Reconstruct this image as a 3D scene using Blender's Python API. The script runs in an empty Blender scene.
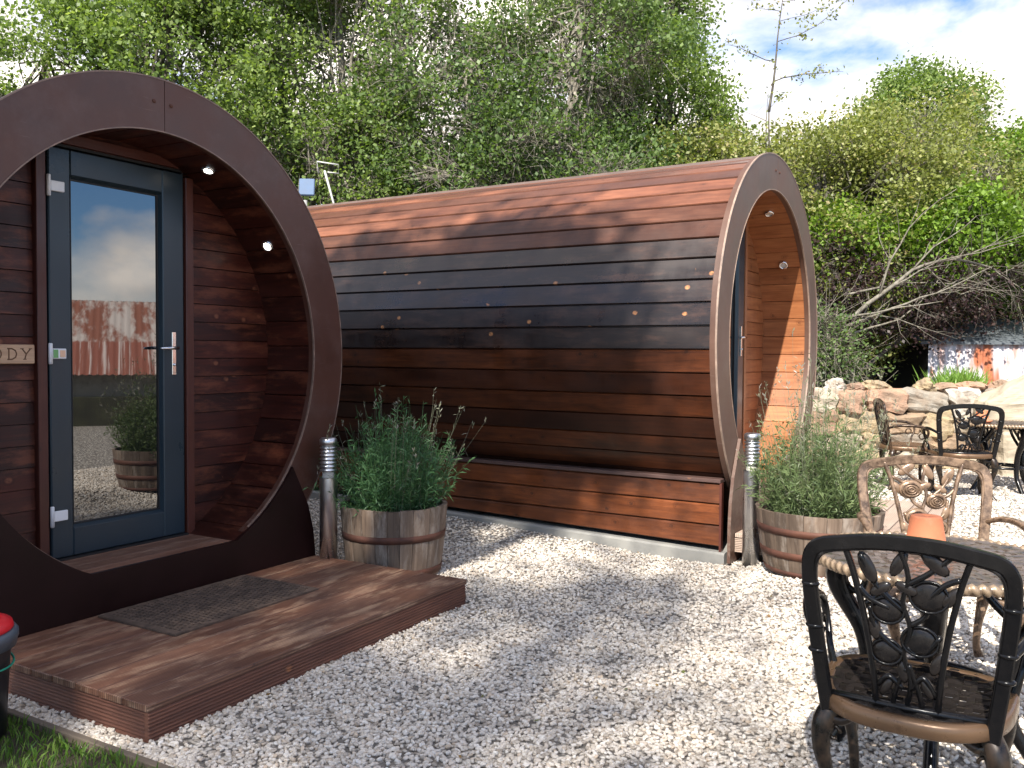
import bpy, math, random
import numpy as np
from mathutils import Vector, Matrix, noise as mnoise

R_ = math.radians
random.seed(5)
sc = bpy.context.scene
COL = sc.collection

# ------------------------------------------------------------------ helpers
class MB:
    """collects geometry and builds ONE mesh object"""
    def __init__(s):
        s.v = []; s.f = []; s.uv = []; s.rnd = []; s.mi = []; s.sm = []
    def add(s, verts, faces, uv=None, rnd=None, mi=0, smooth=False):
        o = len(s.v)
        s.v.extend([tuple(p) for p in verts])
        r = random.random() if rnd is None else rnd
        for k, f in enumerate(faces):
            s.f.append([o + i for i in f])
            if uv is None:
                s.uv.append([(verts[i][0] + verts[i][1], verts[i][2]) for i in f])
            else:
                s.uv.append([uv[i] for i in f] if not isinstance(uv, dict) else uv[k])
            s.rnd.append(r); s.mi.append(mi); s.sm.append(smooth)
    def box(s, c, ax, ay, az, dx, dy, dz, rnd=None, mi=0):
        """ax,ay,az unit axes; full sizes. U runs along ax."""
        c = Vector(c); ax = Vector(ax); ay = Vector(ay); az = Vector(az)
        V = []
        for i in (-.5, .5):
            for j in (-.5, .5):
                for k in (-.5, .5):
                    V.append(c + ax * dx * i + ay * dy * j + az * dz * k)
        L = [(-.5 + (n >> 2 & 1), -.5 + (n >> 1 & 1), -.5 + (n & 1)) for n in range(8)]
        F = [(0, 1, 3, 2), (4, 6, 7, 5), (0, 4, 5, 1), (2, 3, 7, 6), (0, 2, 6, 4), (1, 5, 7, 3)]
        if ax.cross(ay).dot(az) < 0: F = [tuple(reversed(f)) for f in F]
        uv = {}
        for k, f in enumerate(F):
            n = k // 2
            if n == 0: uv[k] = [(L[i][2] * dz, L[i][1] * dy) for i in f]
            elif n == 1: uv[k] = [(L[i][0] * dx, L[i][2] * dz + .37) for i in f]
            else: uv[k] = [(L[i][0] * dx, L[i][1] * dy) for i in f]
        s.add(V, F, uv, rnd, mi)
    def bx(s, x0, x1, y0, y1, z0, z1, along='x', rnd=None, mi=0):
        c = ((x0 + x1) / 2, (y0 + y1) / 2, (z0 + z1) / 2)
        X, Y, Z = (1, 0, 0), (0, 1, 0), (0, 0, 1)
        if along == 'x': s.box(c, X, Y, Z, x1 - x0, y1 - y0, z1 - z0, rnd, mi)
        elif along == 'y': s.box(c, Y, Z, X, y1 - y0, z1 - z0, x1 - x0, rnd, mi)
        else: s.box(c, Z, X, Y, z1 - z0, x1 - x0, y1 - y0, rnd, mi)
    def tube(s, pts, rad, n=8, rnd=None, mi=0, caps=True, smooth=True, flat=1.0, up=None, sq=False):
        pts = [Vector(p) for p in pts]
        if not hasattr(rad, '__len__'): rad = [rad] * len(pts)
        T = []
        for i in range(len(pts)):
            a = pts[max(0, i - 1)]; b = pts[min(len(pts) - 1, i + 1)]
            d = (b - a); T.append(d.normalized() if d.length > 1e-9 else Vector((0, 0, 1)))
        u = Vector(up) if up else (Vector((0, 0, 1)) if abs(T[0].z) < .9 else Vector((1, 0, 0)))
        V = []; uv = []; L = 0
        for i, p in enumerate(pts):
            if i: L += (p - pts[i - 1]).length
            if up is None or i == 0:
                u = (u - T[i] * u.dot(T[i])).normalized()
            else:
                u2 = Vector(up); u2 = u2 - T[i] * u2.dot(T[i])
                if u2.length > 1e-3: u = u2.normalized()
            w = T[i].cross(u)
            for k in range(n):
                a = 2 * math.pi * (k + (.5 if sq else 0)) / n
                q = p + (u * math.cos(a) * flat + w * math.sin(a)) * rad[i]
                V.append(q); uv.append((L, k / n * 2 * math.pi * rad[i]))
        F = []
        for i in range(len(pts) - 1):
            for k in range(n):
                a = i * n + k; b = i * n + (k + 1) % n
                F.append((a, a + n, b + n, b))
        if caps:
            F.append(tuple(range(n))); F.append(tuple(reversed(range((len(pts) - 1) * n, len(pts) * n))))
        s.add(V, F, uv, rnd, mi, smooth)
    def lathe(s, prof, n=32, c=(0, 0, 0), rnd=None, mi=0, smooth=True, a0=0, a1=2 * math.pi):
        V = []; uv = []
        closed = abs(a1 - a0 - 2 * math.pi) < 1e-6
        m = n if closed else n + 1
        L = 0
        for i, (r, z) in enumerate(prof):
            if i: L += math.hypot(r - prof[i - 1][0], z - prof[i - 1][1])
            for k in range(m):
                a = a0 + (a1 - a0) * k / n
                V.append((c[0] + r * math.cos(a), c[1] + r * math.sin(a), c[2] + z)); uv.append((L, r * a))
        F = []
        for i in range(len(prof) - 1):
            for k in range(n):
                a = i * m + k; b = i * m + (k + 1) % m
                F.append((a, b, b + m, a + m))
        s.add(V, F, uv, rnd, mi, smooth)
    def sphere(s, c, r, n=10, m=7, rnd=None, mi=0, rot=None):
        V = []; F = []
        for i in range(m + 1):
            t = math.pi * i / m
            for k in range(n):
                a = 2 * math.pi * k / n
                p = Vector((math.sin(t) * math.cos(a) * r[0], math.sin(t) * math.sin(a) * r[1], math.cos(t) * r[2]))
                if rot: p = rot @ p
                V.append(p + Vector(c))
        for i in range(m):
            for k in range(n):
                a = i * n + k; b = i * n + (k + 1) % n
                F.append((a, a + n, b + n, b))
        s.add(V, F, None, rnd, mi, True)
    def build(s, name, mats, parent=None, bevel=0, solid=0):
        me = bpy.data.meshes.new(name)
        me.from_pydata(s.v, [], s.f)
        if not isinstance(mats, (list, tuple)): mats = [mats]
        for m in mats: me.materials.append(m)
        ul = me.uv_layers.new(name='UVMap')
        flat = np.array([c for fu in s.uv for c in fu], dtype=np.float32).ravel()
        ul.data.foreach_set('uv', flat)
        at = me.attributes.new('rnd', 'FLOAT', 'FACE')
        at.data.foreach_set('value', np.array(s.rnd, dtype=np.float32))
        me.polygons.foreach_set('material_index', np.array(s.mi, dtype=np.int32))
        me.polygons.foreach_set('use_smooth', np.array(s.sm, dtype=bool))
        me.update()
        o = bpy.data.objects.new(name, me); COL.objects.link(o)
        if parent: o.parent = parent
        if solid:
            md = o.modifiers.new('s', 'SOLIDIFY'); md.thickness = solid; md.offset = 0
        if bevel:
            md = o.modifiers.new('b', 'BEVEL'); md.width = bevel; md.segments = 1; md.limit_method = 'ANGLE'
        return o

def np_mesh(name, V, F, mats, parent=None, rnd=None, smooth=False):
    """V (n,3) array, F (m,k) array"""
    me = bpy.data.meshes.new(name)
    n, m, k = len(V), len(F), F.shape[1]
    me.vertices.add(n); me.vertices.foreach_set('co', V.astype(np.float32).ravel())
    me.loops.add(m * k); me.loops.foreach_set('vertex_index', F.astype(np.int32).ravel())
    me.polygons.add(m); me.polygons.foreach_set('loop_start', np.arange(0, m * k, k, dtype=np.int32))
    me.polygons.foreach_set('use_smooth', np.full(m, smooth))
    if rnd is not None:
        at = me.attributes.new('rnd', 'FLOAT', 'FACE'); at.data.foreach_set('value', rnd.astype(np.float32))
    me.materials.append(mats)
    me.update(calc_edges=True); me.validate()
    o = bpy.data.objects.new(name, me); COL.objects.link(o)
    if parent: o.parent = parent
    return o

def empty(name, loc, rz=0):
    o = bpy.data.objects.new(name, None); COL.objects.link(o)
    o.location = loc; o.rotation_euler = (0, 0, rz); o.empty_display_size = .1
    return o
def tag(o, label=None, cat=None, group=None, kind=None):
    if label: o['label'] = label
    if cat: o['category'] = cat
    if group: o['group'] = group
    if kind: o['kind'] = kind
    return o
def thing(name, label, cat, loc=(0, 0, 0), rz=0, group=None):
    return tag(empty(name, loc, rz), label, cat, group)
def copy_tree(o, parent=None):
    c = o.copy(); COL.objects.link(c)
    if parent is not None: c.parent = parent
    for ch in [x for x in list(bpy.data.objects) if x.parent == o]:
        copy_tree(ch, c)
    return c

# ------------------------------------------------------------------ materials
class NT:
    def __init__(s, name):
        m = bpy.data.materials.new(name); m.use_nodes = True
        s.m = m; s.t = m.node_tree; s.n = s.t.nodes; s.l = s.t.links
        s.b = s.n['Principled BSDF']
    def new(s, t, **kw):
        n = s.n.new(t)
        for k, v in kw.items():
            if k in n.inputs.keys() if not hasattr(n, k) else False: n.inputs[k].default_value = v
            elif hasattr(n, k): setattr(n, k, v)
        return n
    def lk(s, a, b): s.l.new(a, b)
    def val(s, sock, v):
        if hasattr(v, 'is_output') or isinstance(v, bpy.types.NodeSocket): s.l.new(v, sock)
        else: sock.default_value = v
    def math(s, op, a, b=None, clamp=False):
        n = s.n.new('ShaderNodeMath'); n.operation = op; n.use_clamp = clamp
        s.val(n.inputs[0], a)
        if b is not None: s.val(n.inputs[1], b)
        return n.outputs[0]
    def mix(s, f, a, b, mode='MIX'):
        n = s.n.new('ShaderNodeMix'); n.data_type = 'RGBA'; n.blend_type = mode
        s.val(n.inputs[0], f)
        for sk, v in ((n.inputs[6], a), (n.inputs[7], b)):
            if isinstance(v, bpy.types.NodeSocket): s.l.new(v, sk)
            else: sk.default_value = (*v, 1) if len(v) == 3 else v
        return n.outputs[2]
    def ramp(s, f, stops, interp='LINEAR'):
        n = s.n.new('ShaderNodeValToRGB'); cr = n.color_ramp; cr.interpolation = interp
        while len(cr.elements) < len(stops): cr.elements.new(.5)
        for e, (p, c) in zip(cr.elements, stops):
            e.position = p; e.color = (*c, 1) if hasattr(c, '__len__') else (c, c, c, 1)
        s.val(n.inputs[0], f); return n.outputs[0]
    def noise(s, vec, scale, detail=4, rough=.55, dist=0, dim='3D'):
        n = s.n.new('ShaderNodeTexNoise'); n.inputs['Scale'].default_value = scale
        n.inputs['Detail'].default_value = detail; n.inputs['Roughness'].default_value = rough
        n.inputs['Distortion'].default_value = dist
        if vec is not None: s.l.new(vec, n.inputs['Vector'])
        return n.outputs['Fac']
    def voro(s, vec, scale, feature='F1', out='Distance', rand=1, dim='3D'):
        n = s.n.new('ShaderNodeTexVoronoi'); n.voronoi_dimensions = dim; n.feature = feature; n.inputs['Scale'].default_value = scale
        n.inputs['Randomness'].default_value = rand
        if vec is not None: s.l.new(vec, n.inputs['Vector'])
        return n.outputs[out]
    def obj(s): return s.n.new('ShaderNodeTexCoord').outputs['Object']
    def uv(s): return s.n.new('ShaderNodeTexCoord').outputs['UV']
    def attr(s, name='rnd'):
        n = s.n.new('ShaderNodeAttribute'); n.attribute_name = name; return n.outputs['Fac']
    def mapping(s, vec, scale=(1, 1, 1), loc=None):
        n = s.n.new('ShaderNodeMapping'); n.inputs['Scale'].default_value = scale
        s.l.new(vec, n.inputs['Vector'])
        if loc is not None:
            s.val(n.inputs['Location'], loc)
        return n.outputs[0]
    def comb(s, x, y, z):
        n = s.n.new('ShaderNodeCombineXYZ')
        for i, v in enumerate((x, y, z)): s.val(n.inputs[i], v)
        return n.outputs[0]
    def vadd(s, a, b):
        n = s.n.new('ShaderNodeVectorMath'); n.operation = 'ADD'; s.l.new(a, n.inputs[0]); s.l.new(b, n.inputs[1]); return n.outputs[0]
    def bump(s, h, strength=.3, dist=.005):
        n = s.n.new('ShaderNodeBump'); n.inputs['Strength'].default_value = strength; n.inputs['Distance'].default_value = dist
        s.l.new(h, n.inputs['Height']); s.l.new(n.outputs[0], s.b.inputs['Normal']); return n
    def set(s, **kw):
        for k, v in kw.items():
            k = k.replace('_', ' ')
            sk = s.b.inputs[k]
            if isinstance(v, bpy.types.NodeSocket): s.l.new(v, sk)
            else: sk.default_value = (*v, 1) if (hasattr(v, '__len__') and len(v) == 3 and sk.type == 'RGBA') else v
        return s.m

def wood(name, dark, light, rough=.5, knot=(.35, .14, .05), knots=.5, var=.35, groove=0, bumpk=.25,
         stain=None, spec=.5, coat=0, wear=None, wear_amt=.0, bumpd=.003, knotR=.10, alt=None):
    t = NT(name)
    r = t.attr(); uv = t.uv()
    off = t.comb(t.math('MULTIPLY', r, 41.3), t.math('MULTIPLY', r, 17.7), 0)
    p = t.vadd(uv, off)
    # big warps of the grain
    g = t.noise(t.mapping(p, (1.1, 16, 1)), 1.6, 5, .6, 1.2)
    fine = t.noise(t.mapping(p, (4, 150, 1)), 1.5, 3, .6)
    blot = t.noise(t.mapping(p, (1.3, 3.5, 1)), 1.5, 4, .6)
    f = t.math('ADD', t.math('MULTIPLY', g, .6), t.math('MULTIPLY', blot, .4))
    col = t.ramp(f, [(.33, dark), (.68, light)])
    col = t.mix(t.math('MULTIPLY', t.math('SUBTRACT', fine, .35, True), .9), col, tuple(c * .45 for c in dark))
    # per-board tone
    if alt is not None:
        am = t.ramp(t.math('FRACT', t.math('MULTIPLY', r, 7.31)), [(.35, 0), (.75, .75)])
        col = t.mix(am, col, alt)
        st = t.ramp(t.noise(t.mapping(p, (.55, 1.2, 1)), 1.4, 6, .65), [(.42, 0), (.64, .8)])
        col = t.mix(st, col, tuple(c * .42 for c in alt))
    tone = t.ramp(r, [(0, 1 - var), (1, 1 + var * .6)])
    tone = t.mix(.0, tone, (1, 1, 1))
    col = t.mix(1, col, tone, 'MULTIPLY')
    if knots > 0:
        kd = t.voro(t.mapping(p, (1, 1.25, 1)), 4.6, rand=.9, dim='2D')
        km = t.ramp(kd, [(knotR * .55, 1), (knotR, 0)])
        sel = t.math('GREATER_THAN', t.noise(p, 3.1, 1), .72 - knots * .38)
        kk = t.math('MULTIPLY', t.math('MULTIPLY', km, sel), t.ramp(t.noise(p, 45, 2), [(.35, .3), (.6, 1)]))
        col = t.mix(t.math('MULTIPLY', kk, .8), col, knot)
        ring = t.ramp(kd, [(knotR, 0), (knotR * 1.25, .7), (knotR * 1.7, 0)])
        col = t.mix(t.math('MULTIPLY', t.math('MULTIPLY', ring, sel), .5), col, tuple(c * .5 for c in dark))
    if wear is not None:
        w = t.ramp(t.noise(t.mapping(p, (1.6, 5.5, 1)), 1.6, 9, .72), [(.50, 0), (.62, .8), (.72, 1)])
        col = t.mix(t.math('MULTIPLY', w, wear_amt), col, wear)
    h = t.math('ADD', t.math('MULTIPLY', g, .5), t.math('MULTIPLY', fine, .5))
    if groove:
        s = t.n.new('ShaderNodeSeparateXYZ'); t.l.new(uv, s.inputs[0])
        wv = t.math('SINE', t.math('MULTIPLY', s.outputs[1], 2 * math.pi / groove))
        wv = t.ramp(wv, [(0.0, 0), (.35, .9), (1, 1)])
        h = t.math('ADD', t.math('MULTIPLY', h, .35), t.math('MULTIPLY', wv, 1.0))
        col = t.mix(t.math('MULTIPLY', t.math('SUBTRACT', 1, wv), .55), col, tuple(c * .35 for c in dark))
    t.bump(h, bumpk, bumpd)
    sc_ = t.noise(t.mapping(uv, (2.2, .8, 1)), 1.7, 6, .65)
    rr = t.ramp(t.math('ADD', t.math('MULTIPLY', blot, .5), t.math('MULTIPLY', sc_, .5)), [(.36, max(.05, rough - .14)), (.62, min(1, rough + .2))])
    return t.set(Base_Color=col, Roughness=rr, Specular_IOR_Level=spec, Coat_Weight=coat, Coat_Roughness=.25)

def paint(name, col, rough=.5, var=.15, scale=6, metal=0, spec=.5, bumpk=.05, dirt=None, dirt_amt=0, dscale=3):
    t = NT(name); o = t.obj()
    n = t.noise(o, scale, 5, .6)
    c = t.mix(t.ramp(n, [(.3, 0), (.7, 1)]), tuple(x * (1 - var) for x in col), tuple(min(1, x * (1 + var)) for x in col))
    if dirt is not None:
        d = t.ramp(t.noise(o, dscale, 8, .7), [(.48, 0), (.66, 1)])
        c = t.mix(t.math('MULTIPLY', d, dirt_amt), c, dirt)
    if name.endswith('arch'):
        sp = t.n.new('ShaderNodeSeparateXYZ'); t.l.new(o, sp.inputs[0])
        low = t.ramp(sp.outputs[2], [(.15, 1), (.8, 0)])
        c = t.mix(t.math('MULTIPLY', t.math('MULTIPLY', low, t.ramp(t.noise(o, 22, 7, .8), [(.45, 0), (.6, 1)])), .5), c, (.22, .18, .15))
        sc2 = t.ramp(t.noise(t.mapping(o, (3, 3, 40)), 1.2, 6, .75), [(.62, 0), (.68, 1)])
        c = t.mix(t.math('MULTIPLY', sc2, .22), c, (.26, .19, .16))
    t.bump(t.noise(o, scale * 12, 3), bumpk, .002)
    rr = t.ramp(n, [(.3, max(.03, rough - .08)), (.7, min(1, rough + .1))])
    return t.set(Base_Color=c, Roughness=rr, Metallic=metal, Specular_IOR_Level=spec)

M = {}
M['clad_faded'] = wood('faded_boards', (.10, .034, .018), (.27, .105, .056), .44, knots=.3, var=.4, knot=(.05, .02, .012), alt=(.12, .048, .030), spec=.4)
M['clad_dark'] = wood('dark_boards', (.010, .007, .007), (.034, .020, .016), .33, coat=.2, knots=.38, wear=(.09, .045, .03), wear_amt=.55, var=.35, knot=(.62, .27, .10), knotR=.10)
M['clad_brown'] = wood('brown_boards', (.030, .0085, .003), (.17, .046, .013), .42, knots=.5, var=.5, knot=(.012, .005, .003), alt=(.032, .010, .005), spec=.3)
M['skirt'] = wood('skirt_boards', (.10, .026, .008), (.36, .105, .030), .40, knots=.6, var=.25, knot=(.03, .011, .006), alt=(.07, .022, .010))
M['skirt_cap'] = wood('cap_board', (.09, .05, .042), (.17, .10, .085), .5, knots=.2)
M['mahog'] = wood('mahogany_stained_boards', (.018, .004, .0025), (.078, .015, .008), .42, knots=.3, var=.4, knot=(.22, .08, .04), wear=(.20, .06, .03), wear_amt=.55, spec=.35)
M['mahog_post'] = wood('mahogany_post', (.055, .012, .008), (.10, .025, .014), .42, knots=.3, var=.15, knot=(.03, .01, .006))
M['pine'] = wood('orange_pine_boards', (.22, .072, .026), (.46, .185, .07), .45, knots=.5, var=.22, knot=(.09, .03, .014))
M['deck'] = wood('deck_boards', (.10, .040, .025), (.32, .155, .095), .5, knots=.3, var=.3, knot=(.05, .02, .015), groove=.0125, wear=(.62, .42, .28), wear_amt=.6, bumpk=.35, bumpd=.0025)
M['fascia'] = wood('deck_fascia', (.085, .032, .020), (.22, .09, .055), .6, knots=.3, var=.15, bumpk=.4)
M['deck_pale'] = wood('pale_deck_boards', (.42, .31, .24), (.60, .47, .38), .7, knots=.2, var=.15, groove=.0125, bumpk=.3)
M['floor'] = wood('porch_floor_boards', (.16, .07, .042), (.33, .17, .11), .6, knots=.2, var=.25, groove=.0125, wear=(.5, .36, .27), wear_amt=.5)
M['edging'] = wood('old_timber', (.10, .075, .055), (.2, .16, .12), .8, knots=.1)
M['stave'] = wood('barrel_oak', (.07, .045, .030), (.25, .18, .13), .7, knots=0, var=.5, wear=(.40, .35, .30), wear_amt=.55)
M['signwood'] = wood('sign_wood', (.42, .25, .15), (.62, .42, .27), .6, knots=.3, var=.1, knot=(.16, .09, .05))
M['arch'] = paint('brown_painted_arch', (.074, .027, .017), .42, .18, 3, dirt=(.13, .085, .075), dirt_amt=.35, dscale=2.5)
M['arch2'] = paint('sunlit_brown_arch', (.10, .050, .033), .45, .18, 3, dirt=(.14, .09, .07), dirt_amt=.4, dscale=2.5)  # lighter copy of the arch brown; sunlight on this face put into the colour
M['apron'] = paint('dark_brown_apron', (.013, .0035, .0032), .42, .3, 3, spec=.22)
M['edge'] = paint('pale_edge_strip', (.27, .19, .145), .5, .3, 14)
M['seam'] = paint('seam_gap', (.02, .008, .006), .8)
M['upvc'] = paint('anthracite_door_plastic', (.016, .030, .042), .33, .06, 3, bumpk=.01)
M['gasket'] = paint('black_rubber', (.008, .008, .009), .6)
M['void'] = paint('dark_gap', (.004, .004, .004), .9)
M['whitemetal'] = paint('white_hinge', (.75, .76, .78), .3, .05)
M['chrome'] = paint('chrome', (.72, .73, .75), .16, .05, metal=1, bumpk=0)
M['steel'] = paint('brushed_steel', (.66, .66, .67), .30, .03, 6, metal=1, bumpk=0)
M['flash'] = paint('ridge_flashing', (.13, .085, .07), .55, .2, 5)
M['sticker_g'] = paint('green_sticker', (.16, .36, .13), .5)
M['sticker_o'] = paint('peach_sticker', (.8, .5, .33), .5)
M['hoop'] = paint('rusty_hoop', (.085, .035, .024), .7, .35, 14, metal=.3, dirt=(.16, .06, .03), dirt_amt=.5)
M['soil'] = paint('potting_soil', (.03, .02, .014), .95, .4, 30, bumpk=.8)
M['concrete'] = paint('concrete_plinth', (.27, .265, .245), .85, .2, 6, dirt=(.2, .19, .16), dirt_amt=.5, bumpk=.3)
M['terra'] = paint('terracotta', (.50, .165, .075), .8, .15, 10, dirt=(.7, .38, .25), dirt_amt=.4)
M['binblack'] = paint('black_plastic', (.012, .014, .017), .4, .1)
M['bingrey'] = paint('grey_plastic_rim', (.07, .085, .105), .35, .1)
M['binred'] = paint('red_plastic_lid', (.62, .012, .02), .35, .1)
M['bingreen'] = paint('green_cord', (.01, .30, .19), .5, .1)
M['letter'] = paint('burnt_letters', (.12, .06, .03), .8)
M['pole'] = paint('weathered_pole', (.3, .3, .29), .6)
M['aerial'] = paint('dull_aluminium', (.42, .42, .40), .5)
M['panelblue'] = paint('solar_panel_blue', (.10, .15, .24), .75)
M['umbra'] = paint('lump', (.5, .4, .3), .8)

def mk_glass():
    t = NT('reflective_glazing'); t.b.inputs['Base Color'].default_value = (.006, .007, .008, 1)
    t.b.inputs['Roughness'].default_value = .012
    t.b.inputs['IOR'].default_value = 2.6
    o = t.obj(); n = t.noise(o, 1.2, 2)
    t.bump(n, .02, .01)
    return t.m
M['glass'] = mk_glass()

def mk_emit(name, col, s):
    t = NT(name); return t.set(Base_Color=(.9, .9, .88), Emission_Color=col, Emission_Strength=s)
M['lamp'] = mk_emit('lit_led_lens', (1, .93, .82), 7)
M['lens'] = paint('unlit_lens', (.5, .48, .44), .25)

def mk_bronze(name, base, hi, amt, met=.35):
    t = NT(name); o = t.obj()
    n = t.noise(o, 26, 6, .65)
    g = t.n.new('ShaderNodeNewGeometry')
    e = t.ramp(t.math('ADD', g.outputs['Pointiness'], t.math('MULTIPLY', t.math('SUBTRACT', n, .5), .12)), [(.5, 0), (.56, 1)])
    ww = t.ramp(n, [(.42, 0), (.62, 1)])
    f = t.math('MAXIMUM', t.math('MULTIPLY', e, .8), t.math('MULTIPLY', ww, amt))
    c = t.mix(f, base, hi)
    t.bump(t.noise(o, 60, 4), .25, .002)
    return t.set(Base_Color=c, Roughness=t.ramp(n, [(.3, .2 if met else .16), (.7, .45 if met else .3)]), Metallic=met, Specular_IOR_Level=.5 if met else .32)
M['iron_dark'] = mk_bronze('black_cast_metal', (.0045, .0045, .005), (.022, .018, .016), .12, 0)
M['iron_rim'] = mk_bronze('bronzed_rim', (.022, .014, .010), (.17, .10, .055), .45)
M['iron_leg'] = mk_bronze('black_and_bronze_legs', (.008, .007, .006), (.11, .065, .038), .3, .2)
M['iron_bronze'] = mk_bronze('worn_bronze_cast_metal', (.10, .064, .042), (.34, .225, .145), .75)
M['iron_top'] = mk_bronze('table_top_metal', (.04, .032, .027), (.20, .155, .13), .65)
M['rope'] = mk_bronze('rope_edge_metal', (.09, .06, .04), (.40, .29, .19), .8)

def mk_leaf(name, stops, trans=.42, rough=.45):
    t = NT(name)
    c = t.ramp(t.attr(), stops)
    t.set(Base_Color=c, Roughness=rough, Specular_IOR_Level=.35)
    tr = t.n.new('ShaderNodeBsdfTranslucent'); t.l.new(t.mix(1, c, (1.25, 1.35, .55), 'MULTIPLY'), tr.inputs['Color'])
    mx = t.n.new('ShaderNodeMixShader'); mx.inputs[0].default_value = trans
    t.l.new(t.b.outputs[0], mx.inputs[1]); t.l.new(tr.outputs[0], mx.inputs[2])
    t.l.new(mx.outputs[0], t.n['Material Output'].inputs[0])
    return t.m
M['leafA'] = mk_leaf('leaf_mid_green', [(0, (.06, .10, .03)), (.4, (.15, .22, .06)), (.75, (.25, .33, .10)), (1, (.38, .44, .19))])
M['leafB'] = mk_leaf('leaf_deep_green', [(0, (.04, .075, .026)), (.5, (.11, .175, .055)), (1, (.24, .32, .12))])
M['leafO'] = mk_leaf('leaf_olive', [(0, (.08, .10, .03)), (.5, (.23, .26, .075)), (.8, (.36, .37, .14)), (1, (.42, .32, .19))])
M['leafY'] = mk_leaf('leaf_bright_green', [(0, (.05, .09, .014)), (.5, (.15, .25, .03)), (1, (.27, .40, .06))])
M['leafP'] = mk_leaf('leaf_purple_brown', [(0, (.02, .012, .014)), (.6, (.05, .028, .03)), (1, (.09, .06, .05))])
M['lav'] = mk_leaf('lavender_leaf', [(0, (.05, .08, .035)), (.5, (.12, .17, .065)), (1, (.24, .29, .14))], .25)
M['lavhead'] = mk_leaf('lavender_spike', [(0, (.10, .12, .07)), (.6, (.22, .22, .15)), (1, (.27, .24, .22))], .2)
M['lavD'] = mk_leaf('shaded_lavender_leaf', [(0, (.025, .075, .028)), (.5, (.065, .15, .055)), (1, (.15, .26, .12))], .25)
M['grassM'] = mk_leaf('grass_blade', [(0, (.04, .09, .014)), (.6, (.11, .21, .03)), (1, (.2, .28, .07))], .3)
M['grassY'] = mk_leaf('sunny_grass_blade', [(0, (.10, .2, .03)), (1, (.25, .4, .09))], .4)
def mk_bark(name, a, b):
    t = NT(name); o = t.obj()
    n = t.noise(t.mapping(o, (9, 9, 2)), 2, 6, .7)
    c = t.ramp(n, [(.35, a), (.65, b)]); t.bump(n, .6, .02)
    return t.set(Base_Color=c, Roughness=.9, Specular_IOR_Level=.2)
M['bark'] = mk_bark('lichened_bark', (.04, .034, .026), (.17, .155, .125))
M['twig'] = mk_bark('grey_lichened_twigs', (.09, .08, .06), (.34, .31, .26))
M['barkpale'] = mk_bark('pale_dead_wood', (.09, .08, .06), (.24, .22, .18))

# ------------------------------------------------------------------ terrain height
def sst(a, b, x):
    t = max(0., min(1., (x - a) / (b - a))); return t * t * (3 - 2 * t)
def G(x, y):
    s = x - .25 * (y - 4)
    g = .1 * sst(.9, 1.7, s) * sst(2.6, 3.7, y)
    if x < 1.2: g = max(g, .1 * sst(6.1, 7.4, y) * sst(1.2, .6, x) if False else .1 * sst(6.1, 7.4, y) * (1 - sst(.6, 1.2, x)))
    return g + .03 * sst(9, 12, y)

C1 = Vector((-1.860, 4.761, 0)); AZ1 = R_(30.32); Z1 = 1.443
C2 = Vector((2.089, 7.039, 0)); AZ2 = R_(31.86); Z2 = 1.573
U1 = Vector((math.sin(AZ1), math.cos(AZ1), 0)); N1 = Vector((-math.cos(AZ1), math.sin(AZ1), 0))
U2 = Vector((math.sin(AZ2), math.cos(AZ2), 0)); N2 = Vector((-math.cos(AZ2), math.sin(AZ2), 0))
ASP = 1.04
RO, RI, RC, REC, LEN = 1.4, 1.143, 1.372, .42, 6.0

# ------------------------------------------------------------------ ground
def build_ground():
    xs = np.concatenate([[-300, -120, -50, -20], np.arange(-8, 12.01, .25), [20, 50, 120, 300]])
    ys = np.concatenate([[-300, -100, -30, -10], np.arange(-4, 20.01, .25), [30, 60, 120, 300, 600]])
    V = np.array([(x, y, G(x, y)) for y in ys for x in xs])
    nx = len(xs); F = []
    for j in range(len(ys) - 1):
        for i in range(nx - 1):
            a = j * nx + i; F.append((a, a + 1, a + nx + 1, a + nx))
    t = NT('gravelly_ground'); o = t.obj()
    v = t.voro(o, 38); cc = t.voro(o, 38, out='Color')
    s = t.n.new('ShaderNodeSeparateColor'); t.l.new(cc, s.inputs[0])
    col = t.ramp(s.outputs[0], [(0, (.30, .25, .20)), (.5, (.56, .51, .44)), (1, (.76, .71, .63))])
    col = t.mix(t.ramp(v, [(.25, 0), (.6, .85)]), col, (.09, .08, .07))
    t.bump(t.math('SUBTRACT', 1, v), .8, .02)
    m = t.set(Base_Color=col, Roughness=.9)
    o_ = np_mesh('ground', V, np.array(F), m, smooth=True); o_['kind'] = 'structure'
    return o_
build_ground()

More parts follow.
